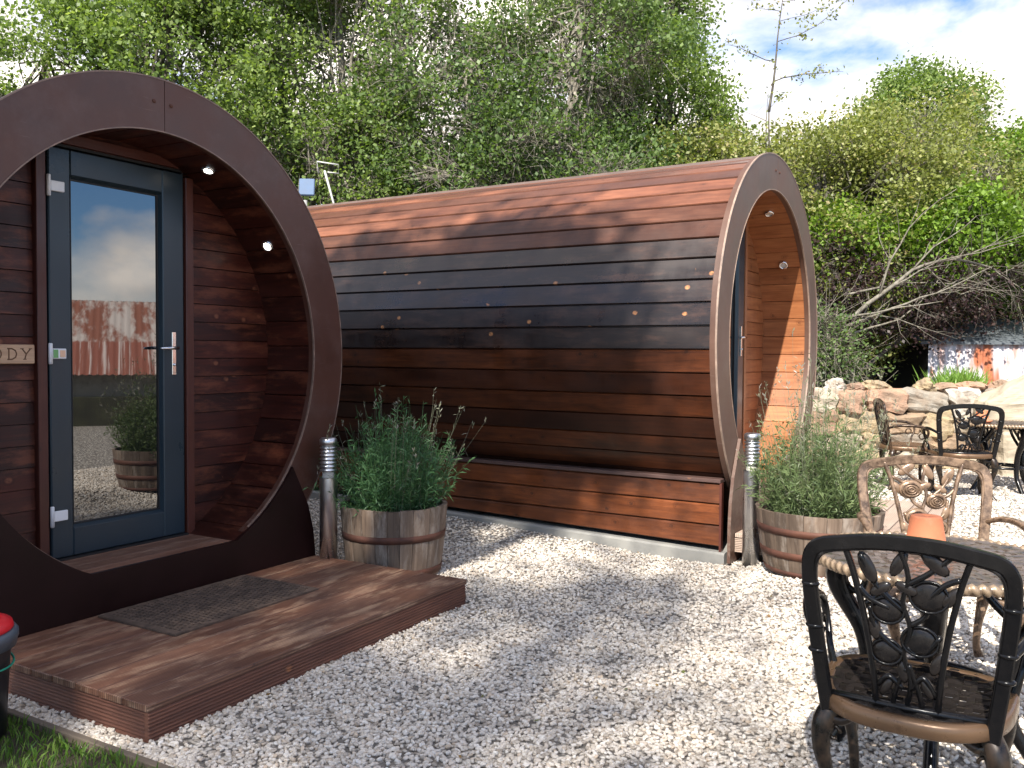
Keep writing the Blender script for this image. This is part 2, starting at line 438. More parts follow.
def build_earth():
    # soil / turf sheet beside the deck (bare earth below the grass), and woodland floor behind the wall
    t = NT('damp_earth'); o = t.obj()
    n = t.noise(o, 9, 7, .7)
    col = t.ramp(n, [(.3, (.02, .014, .009)), (.55, (.05, .038, .024)), (.75, (.04, .06, .018))]); t.bump(n, .8, .03)
    m = t.set(Base_Color=col, Roughness=.95)
    mb = MB()
    def P(u, n_, z): return C1 + U1 * u + N1 * n_ + Vector((0, 0, z))
    mb.add([P(-4.2, 1.5, .008), P(-1.195, 1.5, .008), P(-1.195, -2.6, .008), P(-4.2, -2.6, .008)], [(0, 3, 2, 1)])
    ob = mb.build('lawn_soil', m); ob['kind'] = 'structure'
    mb = MB()
    V = []; F = []
    xs = [-60, -12, -6, -3, 0, 3, 6, 9, 14, 60]; ys = [11.35, 12.5, 15, 19, 40, 120]
    for y in ys:
        for x in xs: V.append((x, y, G(x, y) + .004 + .02 * (y > 11.4) + (.0 if y < 19 else .2)))
    for j in range(len(ys) - 1):
        for i in range(len(xs) - 1):
            a = j * len(xs) + i; F.append((a, a + 1, a + len(xs) + 1, a + len(xs)))
    mb.add(V, F); ob = mb.build('woodland_floor', m); ob['kind'] = 'structure'
build_earth()

# ------------------------------------------------------------------ camera
cam = bpy.data.cameras.new('camera'); co = bpy.data.objects.new('camera', cam); COL.objects.link(co)
cam.sensor_width = 36; cam.lens = 885.05 / 1024 * 36; cam.clip_end = 2000; cam.clip_start = .05
co.matrix_world = Matrix.Translation((0, 0, 1.466)) @ Matrix.Rotation(R_(90 - 2.005), 4, 'X') @ Matrix.Rotation(R_(.394), 4, 'Z')
sc.camera = co

# ------------------------------------------------------------------ pods
def arc_pt(r, a, n): return (r * math.cos(a), n, r * ASP * math.sin(a))

def make_pod(name, label, C, AZ, ZC, kind):
    rz = math.pi / 2 - AZ
    root = thing(name, label, 'camping pod', (C.x, C.y, 0), rz)
    lit = kind == 'red'
    inner = M['mahog'] if lit else M['pine']
    arch = M['arch'] if lit else M['arch2']
    # local frame: x = along the face (u), y = into the pod (n), z up
    # ---- barrel cladding: flat boards
    NB = 56; da = 2 * math.pi / NB
    mb = MB()
    a_ref = R_(176.5)
    mats = [M['clad_faded'], M['clad_dark'], M['clad_brown']]
    rr = random.Random(3 if lit else 11)
    for k in range(NB):
        a0 = a_ref + k * da; a1 = a0 + da
        mid = (a0 + a1) / 2
        zz = math.sin(mid)
        if ZC + RC * ASP * min(math.sin(a0), math.sin(a1)) < .10: continue
        # joints along the length: one or two butt joints per course
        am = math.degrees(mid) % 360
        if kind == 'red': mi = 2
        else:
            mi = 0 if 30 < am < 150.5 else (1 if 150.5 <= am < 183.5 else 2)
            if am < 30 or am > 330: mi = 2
        g = .0044
        rnd = rr.random()
        prof = [(a0, RC - .016), (a0 + g * .8, RC - .016), (a0 + g * 1.7, RC - .001), (a1 - g * .9, RC + .004), (a1 - g * .2, RC - .004), (a1, RC - .016)]
        ends = [.045, LEN]
        V = []; uv = []
        for e in ends:
            for (a, r) in prof:
                V.append((r * math.cos(a), e, ZC + r * ASP * math.sin(a))); uv.append((e, (a - a0) * RC))
        n = len(prof); F = [(i, i + 1, n + i + 1, n + i) for i in range(n - 1)]
        F = [tuple(reversed(f)) for f in F]
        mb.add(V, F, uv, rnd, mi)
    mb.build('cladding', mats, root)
    # inner shell (dark) so no light leaks
    mb = MB(); V = []; F = []
    n = 72
    for e in (.05, LEN - .02):
        for k in range(n):
            a = 2 * math.pi * k / n; V.append((1.335 * math.cos(a), e, max(.1, ZC + 1.335 * ASP * math.sin(a))))
    for k in range(n): F.append((k, (k + 1) % n, n + (k + 1) % n, n + k))
    F.append(tuple(range(n, 2 * n)))
    mb.add(V, F); mb.build('shell', M['void'], root)
    # ---- front arch
    mb = MB()
    for side in (0, 1):
        n = 90
        a0, a1 = (R_(90 - 0.09), R_(-62)) if side == 0 else (R_(90 + .09), R_(242))
        V = []; uv = []
        for i in range(n + 1):
            a = a0 + (a1 - a0) * i / n
            for (r, y) in ((RI, 0), (RO, 0), (RO, .05), (RI, .05)):
                z = ZC + r * ASP * math.sin(a)
                V.append((r * math.cos(a), y, max(z, .03))); uv.append((a * RO, r))
        F = []
        for i in range(n):
            for k in range(4):
                a = i * 4 + k; b = i * 4 + (k + 1) % 4
                f = (a, b, b + 4, a + 4)
                F.append(f if side else tuple(reversed(f)))
        F.append((0, 1, 2, 3) if side == 0 else (3, 2, 1, 0))
        mb.add(V, F, uv)
    ar = mb.build('front_arch', arch, root)
    # seam strip behind the joint and pale metal edge
    mb = MB(); mb.bx(-.004, .004, .006, .04, ZC + RI * ASP + .002, ZC + RO * ASP - .004, 'z'); mb.build('seam', M['seam'], ar)
    for (r, w, nm) in ((RO, .007, 'edge_strip'), (RI, -.006, 'edge_strip')):
        mb = MB(); V = []; F = []; n = 140
        a0, a1 = R_(-60), R_(240)
        for i in range(n + 1):
            a = a0 + (a1 - a0) * i / n
            for (q, y) in ((r, -.003), (r + w, -.003), (r + w, .010), (r, .010)):
                V.append((q * math.cos(a), y, max(.03, ZC + q * ASP * math.sin(a))))
        for i in range(n):
            for k in range(4):
                a = i * 4 + k; b = i * 4 + (k + 1) % 4; F.append((a, b, b + 4, a + 4) if w > 0 else (a + 4, b + 4, b, a))
        mb.add(V, F); mb.build(nm, M['edge'] if (not lit) else paint('dull_edge_strip', (.20, .13, .10), .5, .4, 14), ar)
    for (x, z) in ((-.066, 2.778 - 1.443), (.041, 2.778 - 1.443)):
        mb = MB(); mb.sphere((x, -.002, ZC + z), (.011, .006, .011), 10, 6); mb.build('screw', M['hoop'], ar)
    # ---- porch lining, boards running into the porch
    mb = MB(); NI = 46; di = 2 * math.pi / NI; RL = RI + .004
    for k in range(NI):
        a0 = k * di + .05; a1 = a0 + di; g = .0035
        if ZC + RL * ASP * math.sin((a0 + a1) / 2) < .30: continue
        V = []; uv = []
        prof = [(a0, RL + .012), (a0 + g, RL + .001), (a1 - g, RL + .001), (a1, RL + .012)]
        for e in (.0015 + .004, REC + .06):
            for (a, r) in prof:
                V.append((r * math.cos(a), e, ZC + r * ASP * math.sin(a))); uv.append((e, (a - a0) * RL))
        n = 4; mb.add(V, [(i, i + 1, n + i + 1, n + i) for i in range(3)], uv)
    lin = mb.build('porch_lining', inner, root)
    # ---- porch end wall
    mb = MB(); bh = .112
    z = .30
    def half(zz):
        t = (zz - ZC) / ASP; return math.sqrt(max(0, (RL + .02) ** 2 - t * t))
    FZ = .352 + (ZC - Z1)
    dl, dr = -.478, .507
    while z < ZC + RI * ASP + .02:
        z0, z1 = z + .002, z + bh - .002
        h0, h1 = half(z0), half(z1)
        if h0 > .01 or h1 > .01:
            for (s_, lo) in ((-1, dl), (1, dr)):
                segs = []
                if FZ + 2.18 > z: 
                    if max(h0, h1) > abs(lo): segs.append((s_, abs(lo), h0, h1))
                else:
                    segs.append((s_, 0, h0, h1))
                for (sg, a, b0, b1) in segs:
                    b0 = max(b0, a + .001); b1 = max(b1, a + .001)
                    # shiplap profile: bottom edge proud, top edge recessed
                    V = [(sg * a, REC, z0), (sg * b0, REC, z0), (sg * b1, REC + .008, z1), (sg * a, REC + .008, z1),
                         (sg * a, REC + .03, z0), (sg * b0, REC + .03, z0), (sg * b1, REC + .03, z1), (sg * a, REC + .03, z1)]
                    F = [(0, 1, 2, 3), (4, 7, 6, 5), (0, 4, 5, 1), (3, 2, 6, 7)]
                    if sg < 0: F = [tuple(reversed(f)) for f in F]
                    uv = [(v[0] + 3, v[2] - z) for v in V]
                    mb.add(V, F, uv)
        z += bh
    ew = mb.build('end_wall', inner, root)
    mb = MB(); V = []
    for k in range(64):
        a = 2 * math.pi * k / 64; V.append(((RL + .02) * math.cos(a), REC + .035, ZC + (RL + .02) * ASP * math.sin(a)))
    mb.add(V, [tuple(range(64))]); mb.build('backing', M['void'], ew)
    pm = M['mahog_post'] if lit else M['pine']
    for (x0, x1) in ((-.478, -.425), (.452, .507)):
        zt = ZC + ASP * math.sqrt(RI ** 2 - max(abs(x0), abs(x1)) ** 2) - .004
        mb = MB(); mb.bx(x0, x1, REC - .035, REC + .02, FZ + .002, zt, 'z'); mb.build('door_post', pm, root, bevel=.003)
    # ---- floor of the porch
    mb = MB(); zc_ = FZ; y = .0
    hw = half(zc_ - .02)
    for i in range(4):
        y0 = -.012 + i * .118
        mb.bx(-hw, hw, y0, min(y0 + .114, REC + .05), zc_ - .028, zc_, 'x')
    mb.build('porch_floor', M['floor'], root, bevel=.002)
    # ---- door
    y0 = REC - .028
    door = MB(); zt = FZ + 2.17; zb = FZ + .012
    xl, xr = -.408, .437
    # leaf made of four mitred-looking rails
    sw = .122
    door.bx(xl, xl + sw, y0, y0 + .06, zb, zt, 'z'); door.bx(xr - sw - .025, xr, y0, y0 + .06, zb, zt, 'z')
    door.bx(xl + sw, xr - sw - .025, y0, y0 + .06, zt - .135, zt, 'x'); door.bx(xl + sw, xr - sw - .025, y0, y0 + .06, zb, zb + .152, 'x')
    d = door.build('door', M['upvc'], root, bevel=.006)
    gx0, gx1, gz0, gz1 = xl + sw, xr - sw - .025, zb + .152, zt - .135
    # glazing bead: bevelled inner frame
    b = MB(); w = .012
    V = [(gx0, y0 + .004, gz0), (gx1, y0 + .004, gz0), (gx1, y0 + .004, gz1), (gx0, y0 + .004, gz1),
         (gx0 + w, y0 + .028, gz0 + w), (gx1 - w, y0 + .028, gz0 + w), (gx1 - w, y0 + .028, gz1 - w), (gx0 + w, y0 + .028, gz1 - w)]
    b.add(V, [(0, 1, 5, 4), (1, 2, 6, 5), (2, 3, 7, 6), (3, 0, 4, 7)]); b.build('glazing_bead', M['upvc'], d)
    b = MB(); w2 = .008
    gx0 += w; gx1 -= w; gz0 += w; gz1 -= w
    for (a, c_, e, f) in ((gx0, gx0 + w2, gz0, gz1), (gx1 - w2, gx1, gz0, gz1), (gx0 + w2, gx1 - w2, gz0, gz0 + w2), (gx0 + w2, gx1 - w2, gz1 - w2, gz1)):
        b.bx(a, c_, y0 + .026, y0 + .036, e, f, 'z')
    b.build('gasket', M['gasket'], d)
    b = MB(); b.bx(gx0 + .006, gx1 - .006, y0 + .033, y0 + .043, gz0 + .006, gz1 - .006); b.build('pane', M['glass'], d)
    # black reveal around the leaf
    b = MB()
    b.bx(-.425, xl - .004, REC - .01, REC + .03, FZ, zt + .012, 'z'); b.bx(xr + .004, .452, REC - .01, REC + .03, FZ, zt + .012, 'z')
    b.bx(-.425, .452, REC - .004, REC + .03, zt + .013, zt + .026, 'x'); b.bx(-.42, .447, REC - .05, REC + .03, FZ + .0005, FZ + .0095, 'x')
    b.build('door_frame', M['gasket'], root)
    # head board above the door
    if lit:
        b = MB(); b.bx(-.42, .447, REC - .02, REC + .012, zt + .03, zt + .085, 'x'); b.build('head_board', pm, root, bevel=.002)
    # hinges
    for hz in (.24, 1.094, 1.965):
        b = MB(); z = FZ + hz
        b.bx(xl + .005, xl + .082, y0 - .016, y0, z - .027, z + .027, 'x')
        b.tube([(xl - .006, y0 - .014, z - .055), (xl - .006, y0 - .014, z + .055)], .011, 10)
        h = b.build('hinge', M['whitemetal'], d, bevel=.004)
        if lit and abs(hz - 1.094) < .01:
            h['label'] = 'hinge with green and peach stickers'
            b = MB(); b.bx(xl + .008, xl + .034, y0 - .0185, y0 - .016, z - .022, z + .022, 'x'); b.build('sticker', M['sticker_g'], d)
            b = MB(); b.bx(xl + .045, xl + .074, y0 - .0185, y0 - .016, z - .018, z + .018, 'x'); b.build('sticker', M['sticker_o'], d)
    # handle
    b = MB(); hx = xr - .078; hz = FZ + 1.09
    b.bx(hx - .014, hx + .014, y0 - .01, y0, hz - .12, hz + .135, 'z')
    b.tube([(hx, y0 - .008, hz + .04), (hx, y0 - .045, hz + .04)], .010, 10)
    b.tube([(hx + .004, y0 - .045, hz + .04), (hx - .06, y0 - .048, hz + .04), (hx - .118, y0 - .042, hz + .037)], [.011, .010, .008], 10)
    b.tube([(hx, y0 - .02, hz - .06), (hx, y0 - .0, hz - .06)], .009, 10)
    b.build('handle', M['chrome'], d, bevel=.002)
    # ---- spotlights in the lining
    for ang in (66.4, 35.7):
        a = R_(ang); rr_ = RL - .002
        cx, cz = rr_ * math.cos(a), rr_ * ASP * math.sin(a)
        nrm = Vector((-math.cos(a), -.15, -math.sin(a))).normalized()
        c_ = Vector((cx, .195, ZC + cz)); e1 = nrm.cross(Vector((0, 1, 0))).normalized(); e2 = nrm.cross(e1)
        b = MB(); V = []; F = []
        prof = [(.040, -.004), (.040, .010), (.036, .016), (.028, .017), (.025, .010)]
        for (r, h) in prof:
            for k in range(20):
                t = 2 * math.pi * k / 20; V.append(c_ + (e1 * math.cos(t) + e2 * math.sin(t)) * r + nrm * h)
        for i in range(len(prof) - 1):
            for k in range(20): F.append((i * 20 + k, i * 20 + (k + 1) % 20, (i + 1) * 20 + (k + 1) % 20, (i + 1) * 20 + k))
        b.add(V, F, None, None, 0, True); sp = b.build('spotlight', M['chrome'], root)
        b = MB(); b.add([c_ + (e1 * math.cos(2 * math.pi * k / 16) + e2 * math.sin(2 * math.pi * k / 16)) * .026 + nrm * .011 for k in range(16)], [tuple(range(16))])
        b.build('lens', M['lamp'] if lit else M['lens'], sp)
    # ---- lower front apron
    b = MB(); out = []
    ring = []
    az = math.asin((FZ + .004 - ZC) / ASP / RI)
    tipa = math.atan2((.739 - Z1) / ASP, .926)
    for i in range(19):
        a = az + (tipa - az) * i / 18
        ring.append((RI * math.cos(a), ZC + RI * ASP * math.sin(a)))
    dz = ZC - Z1
    outer = [(.926, .739), (1.006, .583), (1.06, .479), (1.106, .31), (1.124, .143), (1.128, .02 - dz)]
    right = ring + [(x, z + dz) for x, z in outer[1:]]
    poly = [(x, z) for x, z in right] + [(-x, z) for x, z in reversed(right)]
    n = len(poly)
    V = [(x, -.024, z) for x, z in poly] + [(x, -.002, z) for x, z in poly]
    m_ = len(right)
    F = []
    # triangulate as strips: split into right wing, middle, left wing
    k = len(ring)
    base = len(right) - 1
    # right wing fan from the lower outer corner
    for i in range(k - 1): F.append((base, i + 1, i))
    for i in range(k - 1, base - 1): F.append((base, i + 1, i))
    L = lambda i: n - 1 - i
    for i in range(k - 1): F.append((L(base), L(i), L(i + 1)))
    for i in range(k - 1, base - 1): F.append((L(base), L(i), L(i + 1)))
    F.append((0, L(0), L(base), base))
    F2 = [tuple(n + q for q in reversed(f)) for f in F]
    E_ = [(i, (i + 1) % n, n + (i + 1) % n, n + i) for i in range(n)]
    b.add(V, F + F2 + E_); b.build('apron', M['apron'] if lit else arch, root)
    # ---- ridge flashing
    b = MB()
    prof = [(-.155, -.012), (-.15, .012), (-.08, .034), (0, .052), (.08, .034), (.15, .012), (.155, -.012)]
    V = []; F = []
    for e in (.03, LEN + .03):
        for (x, h) in prof:
            zz = RC * ASP * math.sqrt(max(0, 1 - (x / RC) ** 2)); V.append((x, e, ZC + zz + h))
    for i in range(len(prof) - 1): F.append((i, i + 1, len(prof) + i + 1, len(prof) + i))
    b.add(V, F, None, .5, 0, False); b.build('ridge_flashing', M['flash'], root, solid=.004)
    # ---- skirting on both sides (only the dark-stained pod shows it)
    def skirt(sg):
        zt = .567; z0 = .118; slope = .022
        x = 1.085 * sg
        nb = 3; bh = (zt - z0) / nb
        s = MB()
        for i in range(nb):
            V = []; uv = []
            for (n_, ) in ((.07,), (LEN - .1,)):
                lo = z0 + i * bh + (slope * n_ if i == 0 else 0) + .003; hi = z0 + (i + 1) * bh - .003
                for (dx, zz) in ((0, lo), (.006, lo + .006), (.004, hi - .012), (-.01, hi), (-.022, hi), (-.022, lo)):
                    V.append((x + sg * dx, n_, zz)); uv.append((n_, zz))
            F = []
            for q in range(6): F.append((q, (q + 1) % 6, 6 + (q + 1) % 6, 6 + q))
            F += [(5, 4, 3, 2, 1, 0), (6, 7, 8, 9, 10, 11)]
            if sg > 0: F = [tuple(reversed(f)) for f in F]
            F = [tuple(reversed(f)) for f in F]
            s.add(V, F, uv)
        o = s.build('skirting', M['skirt'], root)
        s = MB(); s.bx(min(x - sg * .10, x + sg * .018), max(x - sg * .10, x + sg * .018), .06, LEN - .1, zt, zt + .026, 'y'); s.build('ledge', M['skirt_cap'], o, bevel=.003)
        s = MB(); s.bx(min(x - sg * .03, x + sg * .012), max(x - sg * .03, x + sg * .012), .052, .068, .06, zt, 'z'); s.build('end_trim', M['mahog_post'], o)
    if not lit:
        skirt(-1); skirt(1)
    return root

pod1 = make_pod('camping_pod', 'round wooden camping pod with mahogany-stained porch and lit spotlights, name board beside its door', C1, AZ1, Z1, 'red')
pod2 = make_pod('camping_pod', 'long barrel-shaped camping pod with dark stained side boards and orange pine porch', C2, AZ2, Z2, 'pine')

# concrete base of the dark pod
mb = MB()
rzz = math.pi / 2 - AZ2
def basept(u, n, z): return (u, n, z)
V = []
for (n_, zt) in ((.02, .085), (LEN + .1, .085 + .023 * LEN)):
    for (u, z) in ((-1.125, -.1), (-1.125, zt - .012), (-1.11, zt), (1.11, zt), (1.125, zt - .012), (1.125, -.1)): V.append((u, n_, z))
F = [(q, q + 1, 6 + q + 1, 6 + q) for q in range(5)] + [(5, 4, 3, 2, 1, 0), (6, 7, 8, 9, 10, 11)]
mb.add(V, F)
ob = mb.build('concrete_base', M['concrete']); ob.location = (C2.x, C2.y, 0); ob.rotation_euler = (0, 0, rzz)
tag(ob, 'low grey concrete base under the barrel-shaped pod', 'concrete base')

# ------------------------------------------------------------------ decks
def make_deck(name, label, C, AZ, z0, mt, u0=-1.05, u1=1.11, n0=-1.213, n1=-.028, h=.147):
    root = thing(name, label, 'decking platform', (C.x, C.y, z0), math.pi / 2 - AZ)
    mb = MB(); nb = 8; w = (n1 - n0) / nb
    for i in range(nb):
        mb.bx(u0 + random.uniform(-.002, .002), u1 + random.uniform(-.002, .002), n0 + i * w + .0035, n0 + (i + 1) * w - .0035, h - .028, h + random.uniform(-.0012, .0012), 'x')
    mb.build('deck_boards', mt, root, bevel=.003)
    fm = M['fascia'] if mt is M['deck'] else mt
    mb = MB(); hh = h - .031; nr = 8; prof = []
    for k in range(nr):
        z = hh * k / nr; q = hh / nr
        prof += [(.0, z + q * .12), (.0, z + q * .62), (.0055, z + q * .74), (.0055, z + q)]
    prof = [(0, 0)] + prof
    def ridged(a, b, out):
        """a, b end points on the outer face, out = outward direction"""
        a = Vector(a); b = Vector(b); out = Vector(out); L = (b - a).length; V = []; uv = []
        for e, l in ((a, 0), (b, L)):
            for (d, z) in prof: V.append(e - out * d + Vector((0, 0, z))); uv.append((l, z))
            V.append(e - out * .026 + Vector((0, 0, hh))); uv.append((l, hh)); V.append(e - out * .026); uv.append((l, 0))
        n = len(prof) + 2; F = [(q, (q + 1) % n, n + (q + 1) % n, n + q) for q in range(n)] + [tuple(reversed(range(n))), tuple(range(n, 2 * n))]
        if (b - a).cross(Vector((0, 0, 1))).dot(out) < 0: F = [tuple(reversed(f)) for f in F]
        mb.add(V, F, uv)
    ridged((u0 + .006, n0 + .005, 0), (u1 - .006, n0 + .005, 0), (0, -1, 0))
    ridged((u0 + .006, n1, 0), (u0 + .006, n0 + .032, 0), (-1, 0, 0))
    ridged((u1 - .006, n0 + .032, 0), (u1 - .006, n1, 0), (1, 0, 0))
    mb.build('fascia', fm, root, bevel=.002)
    return root
make_deck('decking_step', 'weathered brown timber decking step with a doormat on it', C1, AZ1, 0, M['deck'])
make_deck('decking_step', 'pale sunlit timber decking step outside the pine porch, behind the bronze chair', C2, AZ2, .09, M['deck_pale'], h=.13)

# doormat
def doormat():
    root = thing('doormat', 'dark perforated rubber doormat lying on the decking step', 'doormat', (C1.x, C1.y, .1475), math.pi / 2 - AZ1)
    mb = MB()
    x0, x1, y0, y1 = -.465, .485, -.64, -.065
    t = NT('perforated_rubber'); o = t.obj()
    nx, ny = 32, 19
    V = []; F = []
    # lattice of small bars: grid with missing cells, solidified
    for j in range(ny * 2 + 1):
        for i in range(nx * 2 + 1):
            V.append((x0 + (x1 - x0) * i / (nx * 2), y0 + (y1 - y0) * j / (ny * 2), .006 + random.uniform(-.0006, .0006)))
    W = nx * 2 + 1
    for j in range(ny * 2):
        for i in range(nx * 2):
            hole = (i % 2 == 1 and (j + (i // 2 % 2)) % 2 == 1) and 1 < i < nx * 2 - 2 and 1 < j < ny * 2 - 2
            if hole: continue
            a = j * W + i; F.append((a, a + 1, a + W + 1, a + W))
    mb.add(V, F)
    n = t.noise(o, 20, 5)
    m = t.set(Base_Color=t.ramp(n, [(.3, (.045, .030, .022)), (.7, (.13, .088, .065))]), Roughness=.75)
    mb.build('rubber_lattice', m, root, solid=.009)
doormat()

# name board
def name_board():
    root = thing('name_sign', 'pale wooden name board with burnt letters beside the glazed door', 'sign', (C1.x, C1.y, 0), math.pi / 2 - AZ1)
    x1 = -.485; x0 = -.98; z0, z1 = 1.394, 1.492; y = REC - .022
    mb = MB(); mb.bx(x0, x1, y, y + .02, z0, z1, 'x', rnd=.4)
    mb.build('board', M['signwood'], root, bevel=.004)
    # letters W O O D Y as strokes
    f = MB(); zc = (z0 + z1) / 2 + .001; hh = .027; yy = y - .0008
    def st(pts, w=.0035): f.tube([(p[0], yy, p[1]) for p in pts], w, 4, caps=True, smooth=False, flat=.35, up=(0, 1, 0))
    def ell(cx, rx, rz_, a0=0, a1=360):
        st([(cx + rx * math.cos(R_(a)), zc + rz_ * math.sin(R_(a))) for a in np.linspace(a0, a1, 25)])
    def serif(x, z): st([(x - .009, z), (x + .009, z)], .0022)
    x = -.60
    # D
    st([(x - .02, zc + hh), (x - .02, zc - hh)]); st([(x - .028, zc + hh), (x - .004, zc + hh), (x + .014, zc + hh * .6), (x + .019, zc), (x + .014, zc - hh * .6), (x - .004, zc - hh), (x - .028, zc - hh)])
    # Y
    x = -.533; st([(x - .02, zc + hh), (x + .002, zc)]); st([(x + .024, zc + hh), (x + .002, zc), (x - .006, zc - hh)]); serif(x - .006, zc - hh); serif(x - .02, zc + hh); serif(x + .024, zc + hh)
    ell(-.685, .027, hh); ell(-.775, .027, hh)
    x = -.87; st([(x - .035, zc + hh), (x - .018, zc - hh), (x, zc + hh * .7), (x + .018, zc - hh), (x + .035, zc + hh)])
    f.build('lettering', M['letter'], root)
name_board()

# ------------------------------------------------------------------ bollard lights
def bollard(loc, label):
    root = thing('bollard_light', label, 'bollard light', loc, 0, 'steel bollard lights beside the pods')
    mb = MB(); mb.lathe([(.056, 0), (.057, .0), (.057, .66)], 28); mb.build('post', M['steel'], root)
    mb = MB(); prof = []
    for i in range(7):
        z = .70 + i * .024; prof += [(.046, z), (.054, z + .004), (.054, z + .012), (.046, z + .016)]
    mb.lathe(prof, 28); mb.build('louvre', M['steel'], root)
    mb = MB(); mb.lathe([(.04, .66), (.04, .875)], 20); mb.build('lens', M['lens'], root)
    mb = MB(); mb.lathe([(.05, .868), (.056, .872), (.056, .905), (.045, .915), (.001, .917)], 28); mb.build('cap', M['steel'], root)
bollard((-1.175, 5.66, 0), 'steel bollard light standing between the mahogany pod and its barrel planter')
bollard((1.645, 6.03, G(1.6, 6)), 'steel bollard light beside the sunlit barrel planter')

# ------------------------------------------------------------------ barrels
def barrel(loc, label, rt, rb, h, hoops, seed, nst=22, tilt=0):
    rr = random.Random(seed)
    root = thing('barrel_planter', label, 'planter', loc, rr.random() * 6, 'half-barrel planters')
    mb = MB()
    def rad(z): t = z / h; return rb + (rt - rb) * (t ** .7)
    a = 0
    ws = [rr.uniform(.75, 1.25) for _ in range(nst)]; tot = sum(ws)
    for w in ws:
        a1 = a + 2 * math.pi * w / tot; g = .004
        zs = [h * i / 6 for i in range(7)]; dh = rr.uniform(-.006, .004)
        V = []; uv = []
        nseg = 3
        for layer, inset in ((0, 0), (1, .028)):
            for z in zs:
                z2 = z if z < h else h + dh
                for k in range(nseg + 1):
                    t = a + g + (a1 - a - 2 * g) * k / nseg
                    r = rad(z) - inset - (.003 if k in (0, nseg) and layer == 0 else 0)
                    V.append((r * math.cos(t), r * math.sin(t), z2)); uv.append((z, k * .03))
        nz = 7; S = nseg + 1; F = []
        for i in range(nz - 1):
            for k in range(nseg):
                p = i * S + k; F.append((p, p + 1, p + S + 1, p + S))
                q = nz * S + p; F.append((q, q + S, q + S + 1, q + 1))
        top = (nz - 1) * S
        for k in range(nseg): F.append((top + k, top + k + 1, nz * S + top + k + 1, nz * S + top + k))
        for i in range(nz - 1):
            p = i * S; F.append((p, p + S, nz * S + p + S, nz * S + p)); p = i * S + nseg; F.append((p, nz * S + p, nz * S + p + S, p + S))
        mb.add(V, F, uv); a = a1
    mb.build('staves', M['stave'], root)
    for (z0, z1) in hoops:
        mb = MB(); o = .0035
        mb.lathe([(rad(z0) - .006, z0), (rad(z0) + o, z0), (rad(z1) + o, z1), (rad(z1) - .006, z1)], 48); mb.build('hoop', M['hoop'], root)
    mb = MB(); V = [(0, 0, h - .05)]
    for ring in range(1, 6):
        for k in range(24):
            t = 2 * math.pi * k / 24; r = (rt - .03) * ring / 5
            V.append((r * math.cos(t), r * math.sin(t), h - .06 + rr.uniform(-.012, .012)))
    F = [(0, 1 + k, 1 + (k + 1) % 24) for k in range(24)]
    for ring in range(4):
        for k in range(24): F.append((1 + ring * 24 + k, 1 + (ring + 1) * 24 + k, 1 + (ring + 1) * 24 + (k + 1) % 24, 1 + ring * 24 + (k + 1) % 24))
    mb.add(V, F, None, None, 0, True); mb.build('soil', M['soil'], root)
    return root
B1 = (-.78, 5.86, 0); B2 = (2.00, 5.72, G(1.95, 5.65) - .012)
barrel(B1, 'shaded half-barrel planter at the corner of the brown decking step', .355, .305, .465, ((.255, .30), (.03, .075)), 4)
barrel(B2, 'sunlit half-barrel planter beside the steel bollard of the pine porch', .40, .33, .40, ((.26, .305), (.11, .155), (.0, .03)), 9)

# ------------------------------------------------------------------ plants in the barrels
def quads(P, D, W, L, rng, curl=.0):
    """leaf blades: base P, direction D (unit), width W, length L -> V (4n), F (n,4)"""
    n = len(P)
    rv = rng.normal(size=(n, 3)); S = np.cross(D, rv); S /= np.linalg.norm(S, axis=1)[:, None] + 1e-9
    Wd = W[:, None] * .5; mid = P + D * L[:, None] * .5
    V = np.empty((n, 4, 3)); V[:, 0] = P; V[:, 1] = mid + S * Wd; V[:, 2] = P + D * L[:, None]; V[:, 3] = mid - S * Wd
    if curl: V[:, 2, 2] -= curl * L
    F = np.arange(n * 4).reshape(n, 4)
    return V.reshape(-1, 3), F
def prisms(A, B, ra, rb):
    """3-sided stems between point arrays"""
    n = len(A); D = B - A; D = D / (np.linalg.norm(D, axis=1)[:, None] + 1e-9)
    ref = np.where(np.abs(D[:, 2:3]) > .9, np.array([[1., 0, 0]]), np.array([[0, 0, 1.]]))
    X = np.cross(D, ref); X /= np.linalg.norm(X, axis=1)[:, None] + 1e-9; Y = np.cross(D, X)
    V = np.empty((n, 6, 3))
    for k in range(3):
        a = 2 * math.pi * k / 3; o = X * math.cos(a) + Y * math.sin(a)
        V[:, k] = A + o * ra[:, None]; V[:, 3 + k] = B + o * rb[:, None]
    base = np.arange(n)[:, None] * 6
    F = np.concatenate([base + np.array([[k, (k + 1) % 3, 3 + (k + 1) % 3, 3 + k]]) for k in range(3)])
    return V.reshape(-1, 3), F
def merge(parts):
    V = []; F = []; R = []; o = 0
    for v, f, r in parts:
        V.append(v); F.append(f + o); R.append(r); o += len(v)
    return np.concatenate(V), np.concatenate(F), np.concatenate(R)

